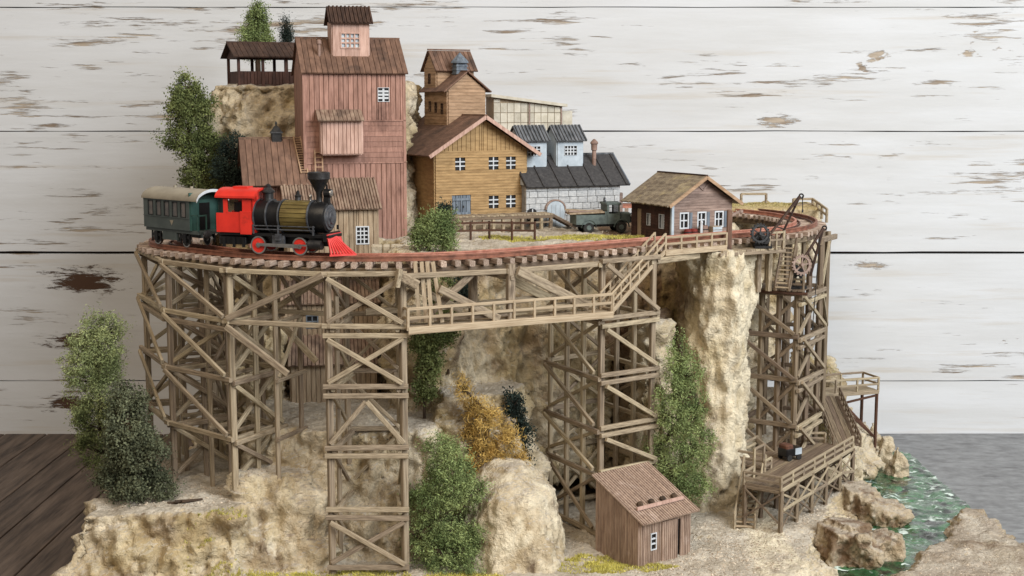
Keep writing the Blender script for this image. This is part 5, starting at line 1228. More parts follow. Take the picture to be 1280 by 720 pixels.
o = thing('signal_post', 'stout reddish wooden post with a short arm right of the cabin', 'post', (sp.x, sp.y, 10.15)); mb = MB(); mb.cbox((-.1, -.1, -.1), (.1, .1, 1.65), .03); mb.build('shaft', 'red_roof', o); mb = MB(); mb.beam(V(0, -.02, 1.4), V(.42, -.02, 1.6), .08, .09); mb.lathe([(.03, 0), (.09, .03), (.09, .13), (.02, .16)], (.44, 0, 1.5), n=10); mb.build('arm', 'wood_brown' if False else 'brown_boards', o)

# ------------------------------------------------------------------ crane tower on the right
K_, L_p, M_p = V(11.6, 53.4, 0), V(9.6, 54.6, 0), V(13.05, 55.8, 0)
DK = (M_p-K_)
cr_t = thing('crane_tower', 'tall brown timber trestle tower with crane platforms at the cliff edge, right', 'trestle', (K_.x, K_.y, gz(K_.x, K_.y)), world=True)
LZ = [8.25, 6.5, 4.7, 2.8, .95]
Lf = L_p; Lb = L_p+DK
mids = [L_p.lerp(K_, .36), L_p.lerp(K_, .68)]
for p, top in ((K_, 8.3), (L_p, 8.3), (M_p, 10.3), (Lb, 10.3), (mids[0], 8.3), (mids[1], 8.3), (K_.lerp(M_p, .5), 9.4)): post(cr_t, p, top, .27, 'wood_brown')
for q_ in mids: post(cr_t, q_+DK, 10.2, .22, 'wood_brown')
fo_ = outn(L_p, K_); ro_ = outn(K_, M_p, V(30, 45, 0))
for j, z in enumerate(LZ):
    beam(cr_t, L_p, K_, z, n=.18, out=fo_, m='wood_brown', h=.26); beam(cr_t, K_, M_p, z-.12, n=.18, out=ro_, m='wood', h=.24); beam(cr_t, K_, M_p, z-.42, n=.18, out=ro_, m='wood', h=.2)
    beam(cr_t, Lb, M_p, z, n=0, out=fo_, m='wood_brown'); beam(cr_t, L_p, Lb, z-.1, n=0, out=ro_, m='wood_brown')
    if j+1 < len(LZ):
        z0 = LZ[j+1]; brace(cr_t, L_p, K_, z-.1, z0+.1, .3, out=fo_, m='wood_brown'); brace(cr_t, mids[0], K_, z0+.1, z-.2, .02, out=fo_, w=.18, m='wood_brown')
        brace(cr_t, K_, M_p, z-.1, z0+.1, .3, out=ro_, w=.18, m='wood'); brace(cr_t, M_p, K_, z-.1, z0+.1, .1, out=ro_, w=.18, m='wood'); brace(cr_t, Lb, M_p, z, z0, .1, out=fo_, w=.16, m='wood_brown'); brace(cr_t, M_p, Lb, z, z0, .1, out=fo_, w=.16, m='wood_brown')
# top: cap beams carrying the curve of the track
for f in (.0, .5, 1.):
    p = Lb.lerp(M_p, f); beam(cr_t, p, p+DK.normalized()*1.9, 10.2, h=.3, m='wood')
for q_ in (V(14.0, 58.6, 0), V(14.4, 61.2, 0), V(12.4, 59.2, 0), V(13, 61.8, 0)): post(cr_t, q_, 10.3, .26, 'wood_brown')
beam(cr_t, M_p, V(14.4, 61.2, 0), 10.1, h=.28, m='wood'); beam(cr_t, M_p, V(14.4, 61.2, 0), 8.2, h=.22, m='wood_brown'); beam(cr_t, M_p, V(14.4, 61.2, 0), 6.0, h=.22, m='wood_brown')
brace(cr_t, M_p, V(14, 58.6, 0), 8.3, 10.1, .1, out=V(1, 0, 0)); brace(cr_t, M_p, V(14, 58.6, 0), 8.1, 6.1, .1, out=V(1, 0, 0)); brace(cr_t, V(14, 58.6, 0), V(14.4, 61.2, 0), 10, 8.3, .1, out=V(1, 0, 0))
stringers(cr_t, nearest((9.6, 53.6)), nearest((11, 65.5)), 16)
# lower platform
pa, pb = V(9.45, 54.15, 0), V(11.75, 53.0, 0); pd_ = V(.55, .95, 0)
pd_in = outn(pa, pb)*-1
plank_deck(cr_t, pa, pb, pd_in*1.35, 11, 8.42, along=False, ov=.1, m='wood_brown')
beam(cr_t, pa, pb, 8.3, n=.02, out=-pd_in, m='wood_dark', h=.16)
# lower platform box rail
railing(cr_t, [V(11.25, 53.3, 8.45), V(11.75, 53.07, 8.45)], .42, .5, .07, m='wood_brown')
# upper platform
ua, ub = V(8.15, 51.15, 0), V(10.75, 52.6, 0); uin = outn(ua, ub)*-1
plank_deck(cr_t, ua, ub, uin*1.15, 13, 10.2, along=False, ov=.05, m='wood')
beam(cr_t, ua, ub, 10.1, n=0, out=uin, h=.18)
for f in (.62, .80, .99):
    p = ua.lerp(ub, f)+uin*.7; stick(cr_t, 'post', V(p.x, p.y, 8.4), V(p.x, p.y, 10.15), .2, .2, 'wood')
    q_ = p+uin*.9; stick(cr_t, 'post', V(q_.x, q_.y, 8.4), V(q_.x, q_.y, 10.15), .2, .2, 'wood_brown')
railing(cr_t, [V(10.15, 52.15, 10.24), V(10.78, 52.5, 10.24), V(10.9, 52.9, 10.24)], .62, .4, .07, m='wood')
sts = thing('staircase', 'short steep ladder-like staircase between the two crane platforms', 'stairs', (10.65, 53.0, 8.45), world=True)
stairs(sts, V(10.6, 53.0, 8.48), V(10.95, 53.35, 10.2), V(.5, -.2, 0), 10, 'wood_brown', .35)
# ---- cranes
def gear(mb, c, ax, r_, teeth=18, w=.08):
    mb.ring(c, ax, r_, r_*.22, w, 30); d = Vector(ax).normalized(); a = d.orthogonal().normalized(); b = d.cross(a)
    for i in range(5):
        t = 2*PI*i/5; mb.beam(Vector(c), Vector(c)+(a*math.cos(t)+b*math.sin(t))*r_*.85, .05, .05)
    for i in range(teeth):
        t = 2*PI*i/teeth; mb.box(Vector(c)+(a*math.cos(t)+b*math.sin(t))*(r_+.02), (.07, .07, .07))
    mb.tube(Vector(c)-d*.12, Vector(c)+d*.12, .07, n=10)
def crane(name_lab, base, wheel_c, tip, feet, wm, r_, bodyc):
    o = thing('hand_crane', name_lab, 'crane', base, world=True, group='hand cranes on the timber tower')
    ax = V(.22, -1, .1)
    mb = MB(); gear(mb, wheel_c, ax, r_); mb.build('gear_wheel', wm, o)
    mb = MB(); c = Vector(bodyc); mb.tube(c+V(-.05, .35, 0), c+V(.1, -.25, 0), .17, n=14); mb.tube(c+V(-.05, .4, 0), c+V(-.03, .34, 0), .26, n=16); mb.build('drum', 'dark_metal', o, True)
    mb = MB(); mb.span((c.x-.32, c.y-.2, base[2]), (c.x+.36, c.y+.35, base[2]+.1)); mb.beam(V(c.x-.2, c.y, base[2]+.05), c+V(-.05, 0, .05), .08, .3); mb.beam(V(c.x+.25, c.y, base[2]+.05), c+V(.05, 0, .05), .08, .3); mb.build('base_frame', 'dark_metal', o)
    t = Vector(tip); f0, f1 = Vector(feet[0]), Vector(feet[1])
    for f in (f0, f1): mb = MB(); mb.beam(f, t, .09, .08); mb.build('jib', 'wood_dark' if False else 'dark_shingle', o)
    for k in (.25, .45, .62, .78):
        mb = MB(); mb.beam(f0.lerp(t, k), f1.lerp(t, k), .05, .05); mb.build('jib_tie', 'dark_shingle', o)
    mb = MB(); mb.ring(t+V(.05, 0, .0), V(.2, 1, 0), .11, .06, .06, 14); mb.build('pulley', 'dark_metal', o)
    return o, t
b1 = V(9.75, 52.25, 10.24)
c1o, t1 = crane('upper black hand crane with gear wheel and leaning jib beside the track', tuple(b1), W(950, 292, 52.0), W(1000, 245, 52.6), (W(960, 296, 52.1), W(974, 300, 52.9)), 'dark_metal', .36, W(953, 299, 52.3))
mb = MB(); mb.tube(t1+V(.1, 0, 0), t1+V(.12, 0, -.55), .018, n=6); mb.box(t1+V(.12, 0, -.6), (.06, .05, .12)); mb.build('hook', 'dark_metal', c1o)
b2 = V(11.4, 53.5, 8.47)
c2o, t2 = crane('lower hand crane with pale spoked gear wheel on the lower platform', tuple(b2), W(1002, 331, 52.9), W(1029, 285, 53.3), (W(1003, 326, 53.1), W(1013, 345, 53.6)), 'brown_boards', .38, W(997, 340, 53.5))
mb = MB(); mb.tube(t2+V(-.12, 0, -.3), V(t2.x-.3, t2.y, 6.9), .018, n=6); mb.tube(t2+V(-.12, 0, -.3), t2, .018, n=6); mb.box(V(t2.x-.3, t2.y, 6.85), (.07, .05, .12)); mb.build('rope', 'dark_metal', c2o)
# railings behind the far curve
fr_ = thing('railing', 'weathered wooden railing on the ledge behind the far track curve', 'railing', (11.4, 66.2, 11.1), world=True)
railing(fr_, [V(11.6, 67.2, gz(11.6, 67.2)), V(12.9, 67.4, gz(12.9, 67.2))], .5, 1.3, .1, rails=(1.,), m='wood'); railing(fr_, [V(14.0, 66.0, 10.6), V(15.0, 66.2, 10.6), V(15.1, 63.6, 10.3)], .6, .9, .1, m='wood')

# ------------------------------------------------------------------ landing deck by the river
DZ = 1.6
A_, B_ = V(10.05, 48.1, 0), V(14.3, 54.3, 0); dd = (B_-A_).normalized(); dn = V(-dd.y, dd.x, 0)
LN = (B_-A_).length
dk = thing('landing_deck', 'raised plank landing deck on cross-braced legs above the river bank', 'deck', (A_.x, A_.y, gz(A_.x, A_.y)), world=True)
nP = 6
for i in range(nP):
    o_ = dn*(.1+i*.25); stick(dk, 'plank', V(A_.x, A_.y, DZ)+o_+dd*random.uniform(-.02, .03), V(B_.x, B_.y, DZ)+o_, .235, .07, 'wood_brown', jit=.008)
for i in range(7):
    o_ = dn*(1.6+i*.25); s0 = 2.3; stick(dk, 'plank', V(A_.x, A_.y, DZ)+dd*s0+o_, V(B_.x, B_.y, DZ)+o_, .235, .07, 'wood_brown', jit=.008)
nb = 5
rows_ = (-.02, 1.45)
for k in range(nb+1):
    for r_ in rows_:
        p = A_+dd*(LN*k/nb)+dn*r_; z = gz(p.x, p.y); stick(dk, 'leg', V(p.x, p.y, z-.08), V(p.x, p.y, DZ-.03), .15, .15, 'wood_brown')
    p, q_ = A_+dd*(LN*k/nb), A_+dd*(LN*k/nb)+dn*1.5; stick(dk, 'joist', V(p.x, p.y, DZ-.1), V(q_.x, q_.y, DZ-.1), .1, .12, 'wood_brown')
    zc = (gz(p.x, p.y)+DZ)/2; brace(dk, p, q_, zc-.5, DZ-.15, .06, out=-dd, w=.09, t=.06, m='wood_brown'); brace(dk, q_, p, zc-.5, DZ-.15, .1, out=-dd, w=.09, t=.06, m='wood_brown')
for r_, n_ in ((0.0, .0), (1.5, .0)):
    for k in range(nb):
        p, q_ = A_+dd*(LN*k/nb)+dn*r_, A_+dd*(LN*(k+1)/nb)+dn*r_; z0, z1 = gz(p.x, p.y)+.08, gz(q_.x, q_.y)+.08; on = -dn if r_ == 0 else dn
        zm0, zm1 = (z0+DZ)/2, (z1+DZ)/2
        m_ = 'wood' if r_ == 0 else 'wood_brown'
        stick(dk, 'beam', V(p.x, p.y, zm0)+on*.1, V(q_.x, q_.y, zm1)+on*.1, .06, .12, m_)
        stick(dk, 'brace', V(p.x, p.y, DZ-.15)+on*.06, V(q_.x, q_.y, zm1)+on*.06, .05, .08, m_); stick(dk, 'brace', V(p.x, p.y, zm0)+on*.1, V(q_.x, q_.y, DZ-.15)+on*.1, .05, .08, m_)
        stick(dk, 'brace', V(p.x, p.y, zm0)+on*.06, V(q_.x, q_.y, z1)+on*.06, .05, .07, 'wood_brown'); stick(dk, 'brace', V(p.x, p.y, z0)+on*.03, V(q_.x, q_.y, zm1)+on*.03, .05, .07, 'wood_brown')
stick(dk, 'edge_board', V(A_.x, A_.y, DZ-.02)-dn*.03, V(B_.x, B_.y, DZ-.02)-dn*.03, .06, .16, 'wood'); stick(dk, 'edge_board', V(A_.x, A_.y, DZ-.02), V(A_.x, A_.y, DZ-.02)+dn*1.5, .06, .16, 'wood_brown')
railing(dk, [V(A_.x, A_.y, DZ)+dn*1.5, V(A_.x, A_.y, DZ), V(B_.x, B_.y, DZ)], .46, 1.05, .085, m='wood')
railing(dk, [V(A_.x, A_.y, DZ)+dn*1.5, V(A_.x, A_.y, DZ)+dn*1.5+dd*.85], .46, .8, .085, m='wood')
railing(dk, [V(A_.x, A_.y, DZ)+dn*1.5+dd*1.9, V(A_.x, A_.y, DZ)+dn*1.5+dd*2.5], .46, .6, .085, m='wood')
railing(dk, [V(A_.x, A_.y, DZ)+dn*1.7+dd*2.4, V(A_.x, A_.y, DZ)+dn*3.2+dd*2.4, V(A_.x, A_.y, DZ)+dn*3.2+dd*5.2], .55, 1.2, .085, m='wood')
railing(dk, [V(B_.x, B_.y, DZ)+dn*1.2-dd*.05, V(B_.x, B_.y, DZ)+dn*2.6-dd*.9], .46, .8, .085, m='wood')
for f in (0, .9):   # tall gate frame at the stair head
    p = A_+dn*(1.55)+dd*(1.0+f); stick(dk, 'gate_post', V(p.x, p.y, DZ), V(p.x, p.y, DZ+1.15), .09, .09, 'wood')
p, q_ = A_+dn*1.55+dd*1.0, A_+dn*1.55+dd*1.9; stick(dk, 'rail', V(p.x, p.y, DZ+1.12), V(q_.x, q_.y, DZ+1.12), .08, .08, 'wood')
# stair down to the ground
s0 = V(8.45, 48.75, gz(8.45, 48.75)+.02); s1 = V(9.15, 50.9, DZ)
ds = thing('staircase', 'narrow wooden staircase with railings from the ground up to the landing deck', 'stairs', tuple(s0), world=True)
stairs(ds, s0, s1, V(.75, -.12, 0), 13, 'wood', .55)
stick(ds, 'plank', V(9.1, 50.75, DZ), V(10.3, 50.3, DZ), .55, .06, 'wood_brown')
# gangway back to the upper landing
g0, g1 = V(13.55, 54.6, 1.62), V(13.75, 59.2, 2.7); gw = V(1.15, -.05, 0)
gg = thing('gangway', 'sloping plank gangway with side rails leading up from deck to rear landing', 'walkway', tuple(g0), world=True)
for i in range(5): stick(gg, 'plank', g0+gw*((i+.5)/5), g1+gw*((i+.5)/5), .21, .06, 'wood_brown', jit=.01)
railing(gg, [g0+gw, g1+gw], .4, .55, .07, m='wood_brown'); railing(gg, [g0, g1], .4, .9, .07, m='wood_brown')
h0, h1 = V(13.6, 59.3, 0), V(17.0, 60.4, 0); hn = V(-.31, .95, 0)
rl = thing('rear_landing', 'small railed landing on dark cross-braced legs behind the gangway', 'deck', (h0.x, h0.y, 2.6), world=True)
plank_deck(rl, h0, h1, hn*1.3, 5, 2.7, m='wood'); stick(rl, 'edge_board', V(h0.x, h0.y, 2.66)-hn*.05, V(h1.x, h1.y, 2.66)-hn*.05, .06, .16, 'wood')
railing(rl, [V(h0.x, h0.y, 2.72)+hn*1.3, V(h1.x, h1.y, 2.72)+hn*1.3], .6, 1.05, .08, m='wood'); railing(rl, [V(h0.x+1.25, h0.y+.4, 2.72), V(h1.x, h1.y, 2.72), V(h1.x, h1.y, 2.72)+hn*1.3], .6, 1.05, .08, m='wood')
for f in (.42, .98):
    for s_ in (0, 1.2):
        p = h0.lerp(h1, f)+hn*s_; stick(rl, 'leg', V(p.x, p.y, gz(p.x, p.y)-.1), V(p.x, p.y, 2.7), .12, .12, 'wood_dark')
p, q_ = h0.lerp(h1, .42), h0.lerp(h1, .98)
zp, zq = gz(p.x, p.y)+.15, gz(q_.x, q_.y)+.2
for (za, zb) in ((2.5, zq+.5), (zp+.5, 2.5), (zp+.5, zq+.5), (zp+.4, zq)): stick(rl, 'brace', V(p.x, p.y, za), V(q_.x, q_.y, zb), .07, .1, 'wood_dark')
# cart on the deck
kc = V(11.25, 52.35, 0)
kt = thing('ore_cart', 'small black cart with a pale panel standing on the landing deck', 'cart', (kc.x, kc.y, DZ+.04), math.atan2(dd.y, dd.x)-R(25))
mb = MB(); mb.cbox((-.42, -.28, .18), (.42, .28, .5), .04); mb.build('body', 'black_plastic', kt)
for x_ in (-.25, .25):
    for s_ in (-1, 1): mb = MB(); mb.lathe([(.03, -.03), (.13, -.03), (.13, .03), (.03, .03)], (x_, s_*.26, .13), (0, 1, 0), 14); mb.build('wheel', 'tyre', kt, True)
mb = MB(); mb.span((.02, -.31, .24), (.36, -.285, .5)); mb.build('panel', 'white_plaster', kt)
mb = MB(); mb.cbox((-.4, -.26, .5), (-.02, .26, .66), .05); mb.build('load', 'rust_load', kt)

# ------------------------------------------------------------------ river
def water_mat():
    m = bpy.data.materials.new('water'); m.use_nodes = True; MATS['water'] = m
    nt = m.node_tree; N = nt.nodes; L = nt.links.new; b = N['Principled BSDF']
    b.inputs['Roughness'].default_value = .12; b.inputs['Specular IOR Level'].default_value = .6; b.inputs['Coat Weight'].default_value = .6; b.inputs['Coat Roughness'].default_value = .06
    tc = N.new('ShaderNodeTexCoord')
    def nz(sc, det, loc, dist=0.):
        mp = N.new('ShaderNodeMapping'); mp.inputs['Scale'].default_value = sc; mp.inputs['Location'].default_value = loc; L(tc.outputs['Object'], mp.inputs['Vector'])
        n_ = N.new('ShaderNodeTexNoise'); n_.inputs['Scale'].default_value = 1; n_.inputs['Detail'].default_value = det; n_.inputs['Distortion'].default_value = dist; L(mp.outputs[0], n_.inputs['Vector']); return n_.outputs['Fac']
    def rg(v, a, c):
        r_ = N.new('ShaderNodeMapRange'); r_.inputs['From Min'].default_value = a; r_.inputs['From Max'].default_value = c; L(v, r_.inputs['Value']); return r_.outputs[0]
    def mix(A, B_, f):
        x = N.new('ShaderNodeMix'); x.data_type = 'RGBA'
        for k, v in (('A', A), ('B', B_)):
            if isinstance(v, tuple): x.inputs[k].default_value = (*v, 1)
            else: L(v, x.inputs[k])
        L(f, x.inputs['Factor']); return x.outputs['Result']
    c = mix(srgb(20, 62, 36), srgb(70, 122, 80), rg(nz((90, 90, 90), 6, (0, 0, 0), .8), .38, .64))
    c = mix(c, srgb(12, 26, 16), rg(nz((150, 150, 150), 6, (4, 2, 1), .5), .52, .62))
    c = mix(c, srgb(206, 222, 214), rg(nz((150, 260, 150), 8, (7, 3, 1), 1.2), .575, .65))
    L(c, b.inputs['Base Color'])
    bp = N.new('ShaderNodeBump'); bp.inputs['Strength'].default_value = .7; bp.inputs['Distance'].default_value = .002; L(nz((260, 420, 260), 5, (1, 1, 1), .6), bp.inputs['Height']); L(bp.outputs[0], b.inputs['Normal'])
water_mat()
nx, ny = 130, 260; vs_ = []; fs_ = []
for j in range(ny+1):
    for i in range(nx+1):
        x = 7.4+12.05*i/nx; y = 38+25.6*j/ny; q = V(x, y*1.0, 0)
        z = -1.08+.10*fbm(V(x*1.1+y*.5, y*.9-x*.6, 1.3), 4)+.08*abs(fbm(V(x*2.2, y*1.8, 7.1), 3))
        vs_.append((x, y, z))
for j in range(ny):
    for i in range(nx): a = j*(nx+1)+i; fs_.append((a, a+1, a+nx+2, a+nx+1))
mb = MB(); mb.add(vs_, fs_)
# skirt to close the resin slab at the board's edge
wo = mb.build('river', 'water', None, True); tag(wo, kind='structure')
mb = MB(); mb.span((19.36, 50, -1.95), (19.44, 63.6, -1.12)); e_ = mb.build('river_edge', 'water', wo)

# ------------------------------------------------------------------ boulders
def boulder(label, blobs, voxel, amp, seed, brown=.3, pale=.2, name='boulder', cat='rock', group=None):
    m_, co_, nr_ = rock_mesh(blobs, voxel, amp, seed, name, .3 if brown > .5 else .16, smooth=2 if brown > .5 else 6)
    n_ = len(m_.vertices); c_ = np.zeros((n_, 4)); c_[:, 3] = 1
    nn_ = np.array([fbm(V(*p)*1.4+V(seed, 1, 4), 4) for p in co_])
    c_[:, 0] = np.clip((.34 if brown > .5 else 0)+ss(nn_, .0, .4)*brown*.6, 0, 1); c_[:, 2] = np.clip(ss(-nn_, .0, .4)*pale, 0, 1)
    a_ = m_.color_attributes.new('tone', 'FLOAT_COLOR', 'POINT'); a_.data.foreach_set('color', c_.reshape(-1))
    ctr = Vector(co_.mean(axis=0)); ctr.z = co_[:, 2].min()
    for v in m_.vertices: v.co = (v.co-ctr)*S
    m_.materials.clear(); m_.materials.append(MATS['rock']); m_.polygons.foreach_set('use_smooth', [True]*len(m_.polygons))
    o = bpy.data.objects.new(name, m_); COL.objects.link(o); o.location = ctr*S; tag(o, label, cat, group); return o
boulder('large pale rounded boulder in the foreground below the golden shrub', [frustum([(-.7, 46.2), (-.1, 45.7), (.4, 46.2), (.3, 47.4), (-.8, 47.4)], 3.15, [(-1.6, 45.4), (-.4, 44.4), (1.0, 44.7), (1.5, 46), (1.3, 48), (-1.6, 48)], 2.2), frustum([(-1.6, 45.4), (-.4, 44.4), (1.0, 44.7), (1.5, 46), (1.3, 48), (-1.6, 48)], 2.25, [(-2.0, 44.6), (-.6, 43.5), (1.4, 43.6), (2.0, 45.4), (1.8, 48.2), (-2, 48.4)], -.3)], .09, (.2, .16, .08), 11.2, .1, .7)
r1 = G(1085, 660, -1.0)
def slabs(cx, cy, zt, parts):
    """angular blocks: (dx, dy, length, width, height, yaw, tilt)"""
    out = []
    for dx, dy, l_, w_, h_, yaw, tilt in parts:
        M = Matrix.Rotation(R(yaw), 3, 'Z') @ Matrix.Rotation(R(tilt), 3, 'Y')
        out.append([V(cx+dx, cy+dy, zt)+M @ V(x*l_*random.uniform(.38, .56), y*w_*random.uniform(.38, .56), z*h_*random.uniform(.4, .56)) for x in (-1, 1) for y in (-1, 1) for z in (-1, 1)])
    return out
boulder('craggy brown rock half in the river, nearer of the two', slabs(12.75, 47.9, -.75, [(-.35, .1, 1.5, 1.5, 1.9, 20, 12), (.1, -.35, 1.3, 1.2, 1.7, -30, -15), (-.1, .4, 1.2, 1.3, 2.2, 50, 10), (.85, .15, 1.9, 1.1, 1.0, 28, -14), (1.25, .5, 1.2, .9, .9, 10, -20), (.3, -.6, .9, .8, 1.0, -20, 20)]), .065, (.1, .26, .12), 5.1, .8, .1)
boulder('craggy brown rock at the river bank, farther of the two', slabs(14.3, 52.9, -.7, [(-.2, .2, 1.3, 1.3, 2.1, 15, 10), (.15, -.2, 1.2, 1.1, 1.7, -35, -15), (-.3, .9, 1.2, 1.2, 1.8, 40, 0), (.85, -.35, 1.9, .9, 1.1, -35, 22), (.6, -.75, 1.3, .8, .9, -30, 24)]), .065, (.1, .26, .12), 8.4, .8, .1)
for k, (px, py, s_) in enumerate(((1105, 572, .62), (1092, 552, .5), (1122, 582, .42))):
    p = G(px, py, -.6)
    boulder(('largest' if k == 0 else 'rearmost' if k == 1 else 'smallest')+' of the tan rocks along the bank where the river starts', [frustum([(p.x-.3*s_, p.y-.3*s_), (p.x+.35*s_, p.y-.2*s_), (p.x+.2*s_, p.y+.4*s_), (p.x-.3*s_, p.y+.4*s_)], .1+.5*s_, [(p.x-.9*s_, p.y-.8*s_), (p.x+.9*s_, p.y-.8*s_), (p.x+.8*s_, p.y+.9*s_), (p.x-.9*s_, p.y+.9*s_)], -1.5)], .08, (.15, .3, .1), 2.2+k*3, .35, .3, group='tan bank rocks')

# ------------------------------------------------------------------ trees and shrubs
def leaves(lobes, n, size, thin=1., droop=.0, fill=.55, tuft=.2):
    """lobes: (centre, (rx,ry,rz)); small leaves gathered in tufts over and inside the lobes"""
    vol = np.array([l[1][0]*l[1][1]*l[1][2] for l in lobes])**.67; pr = vol/vol.sum()
    nt_ = max(24, n//50)
    which = rng.choice(len(lobes), nt_, p=pr)
    C = np.array([list(l[0]) for l in lobes])[which]; Rr = np.array([l[1] for l in lobes])[which]
    d = rng.normal(size=(nt_, 3)); d /= np.linalg.norm(d, axis=1)[:, None]
    rad = fill+(1.02-fill)*rng.random(nt_)**.5
    bumps = np.array([noise.noise(V(*(C[i]*.9+d[i]*2.2))) for i in range(nt_)])
    T = C+d*Rr*(rad*(1+.45*bumps))[:, None]; tone_ = rng.random(nt_)
    tr = tuft*(.6+.8*rng.random(nt_))
    k = rng.integers(0, nt_, n); P = T[k]+rng.normal(size=(n, 3))*tr[k][:, None]*.62; dk_ = d[k]
    u = rng.normal(size=(n, 3))*.9+dk_*.6; u[:, 2] -= droop; u /= np.linalg.norm(u, axis=1)[:, None]
    w = np.cross(u, rng.normal(size=(n, 3))); w /= np.linalg.norm(w, axis=1)[:, None]
    s_ = size*(.5+.9*rng.random(n))[:, None]; nrm = np.cross(u, w)
    a = P-u*s_*.5; b = P+w*s_*.3*thin+nrm*s_*.08; c = P+u*s_*.5; e = P-w*s_*.3*thin+nrm*s_*.08
    verts = np.stack([a, b, c, e], 1).reshape(-1, 3)
    return verts, n, np.clip(.62*tone_[k]+.38*rng.random(n), 0, 1)
def crown(parent, lobes, n, size, m, **k):
    v, n_, r_ = leaves(lobes, n, size, **k); me = bpy.data.meshes.new('crown')
    off = OFF.get(parent.name, V(0, 0, 0)); v = (v-np.array(off))*S
    me.vertices.add(len(v)); me.vertices.foreach_set('co', v.reshape(-1))
    me.loops.add(4*n_); me.loops.foreach_set('vertex_index', np.arange(4*n_, dtype=np.int32)); me.polygons.add(n_); me.polygons.foreach_set('loop_start', np.arange(0, 4*n_, 4, dtype=np.int32)); me.update(calc_edges=True)
    me.materials.append(MATS[m]); at = me.attributes.new('rnd', 'FLOAT', 'FACE'); at.data.foreach_set('value', r_)
    o = bpy.data.objects.new('crown', me); COL.objects.link(o); o.parent = parent; return o
def tree(name, label, Y, px_lobes, n, size, m, base=None, cat='tree', group=None, trunk_r=.14, limbs=6, **k):
    """px_lobes: (px, py, radius_x px, radius_y px) seen in the photograph at distance Y"""
    sc = F_PX/(Y*1.0); lob = []
    for l in px_lobes:
        c = W(l[0], l[1], Y+random.uniform(-.25, .25)); lob.append((c, (l[2]/sc, l[2]/sc*.85, l[3]/sc)))
    lows = min(lob, key=lambda q: q[0].z-q[1][2]); tops = max(lob, key=lambda q: q[0].z)
    bx, by = (lows[0].x, lows[0].y) if base is None else base
    bz_ = gz(bx, by, lows[0].z+.3)
    o = thing(name, label, cat, (bx, by, bz_), world=True, group=group)
    mb = MB(); pts = [V(bx, by, bz_-.15)]+[c for c, _ in sorted(lob, key=lambda q: q[0].z)][:: max(1, len(lob)//3)]+[tops[0]]
    for i, (a, b) in enumerate(zip(pts, pts[1:])):
        if (b-a).length > .05: mb.tube(a, b, trunk_r*(1-i/len(pts)*.8), trunk_r*(1-(i+1)/len(pts)*.8), 7)
    for c, r_ in lob:
        for _ in range(limbs):
            d = V(random.gauss(0, 1), random.gauss(0, 1), random.gauss(.2, .7)).normalized(); mb.tube(c-UP*r_[2]*.3, c+V(d.x*r_[0], d.y*r_[1], d.z*r_[2])*.85, .035, .012, 5, cap=False)
    mb.build('trunk', 'bark', o); crown(o, lob, int(n*3.3), size*.48, m, **k); return o
def chain(pts, step=1):
    """fill lobes between (px,py,rx,ry) keys"""
    out = []
    for a, b in zip(pts, pts[1:]):
        n_ = max(1, int(math.hypot(b[0]-a[0], b[1]-a[1])/(min(a[3], b[3])*.8)))
        for i in range(n_): f = i/n_; out.append(tuple(a[k]+(b[k]-a[k])*f+(random.uniform(-.18, .18)*a[2] if k < 2 else 0) for k in range(4)))
    out.append(pts[-1]); return out
GT = 'conifers on the diorama'
tree('conifer', 'tall green bushy tree behind the passenger coach', 58.6, chain([(232, 110, 16, 16), (242, 142, 30, 20), (238, 168, 30, 20), (256, 190, 30, 22), (258, 220, 32, 20)]), 9000, .20, 'leaf_mid', base=(-13.0, 58.4))
tree('conifer', 'light green pointed tree rising behind the hilltop pavilion', 64.5, chain([(323, 10, 7, 8), (323, 28, 14, 12), (322, 46, 20, 12), (322, 62, 20, 12)]), 4500, .17, 'leaf_bright')
tree('conifer', 'tiny dark conifer on the hilltop beside the red tower roof', 64.5, chain([(358, 29, 3, 5), (358, 40, 5, 6), (358, 52, 6, 8)]), 1400, .12, 'leaf_black', trunk_r=.06)
tree('shrub', 'dark shrub tucked left of the red mill wing', 57.2, [(292, 185, 14, 16), (286, 212, 18, 18), (300, 225, 14, 14)], 3200, .17, 'leaf_black', cat='bush', base=(-12.1, 57.4))
tree('shrub', 'spiky light green bush at the cliff edge beside the red tower', 50.2, [(540, 290, 24, 18), (552, 278, 16, 16), (528, 298, 16, 12), (556, 298, 14, 12)], 3600, .26, 'leaf_bright', cat='bush', thin=.4, trunk_r=.07, base=(-3.0, 50.4))
tree('shrub', 'small dark bush beside the blue-grey door of the ochre mill', 57.6, [(556, 264, 7, 8)], 700, .16, 'leaf_black', cat='bush', trunk_r=.05)
tree('conifer', 'pale green tree at the left edge below the trestle', 47.6, chain([(126, 415, 26, 18), (124, 450, 37, 26), (120, 500, 36, 28), (128, 560, 36, 26)]), 9500, .24, 'leaf_pale', thin=.45, base=(-13.9, 47.4))
tree('conifer', 'dark blue-green conifer on the left rock shelf', 45.2, chain([(158, 500, 22, 22), (166, 545, 30, 26), (170, 590, 42, 24), (174, 606, 44, 16)]), 8500, .2, 'leaf_dark', base=(-13.0, 45.2))
tree('shrub', 'dark round bush seen through the truss behind the leaning planks', 50.4, [(578, 362, 12, 14), (566, 374, 9, 9)], 1500, .16, 'leaf_black', cat='bush', trunk_r=.05)
tree('shrub', 'green bush hanging on the cliff behind the truss diagonals', 50.2, [(548, 352, 14, 14), (552, 378, 15, 12), (560, 395, 14, 9)], 2000, .18, 'leaf_mid', cat='bush', trunk_r=.05)
tree('shrub', 'green bush under the left end of the walkway', 48.2, [(535, 425, 20, 15), (556, 418, 14, 9), (536, 455, 15, 20), (530, 485, 12, 14)], 3000, .2, 'leaf_mid', cat='bush', trunk_r=.06)
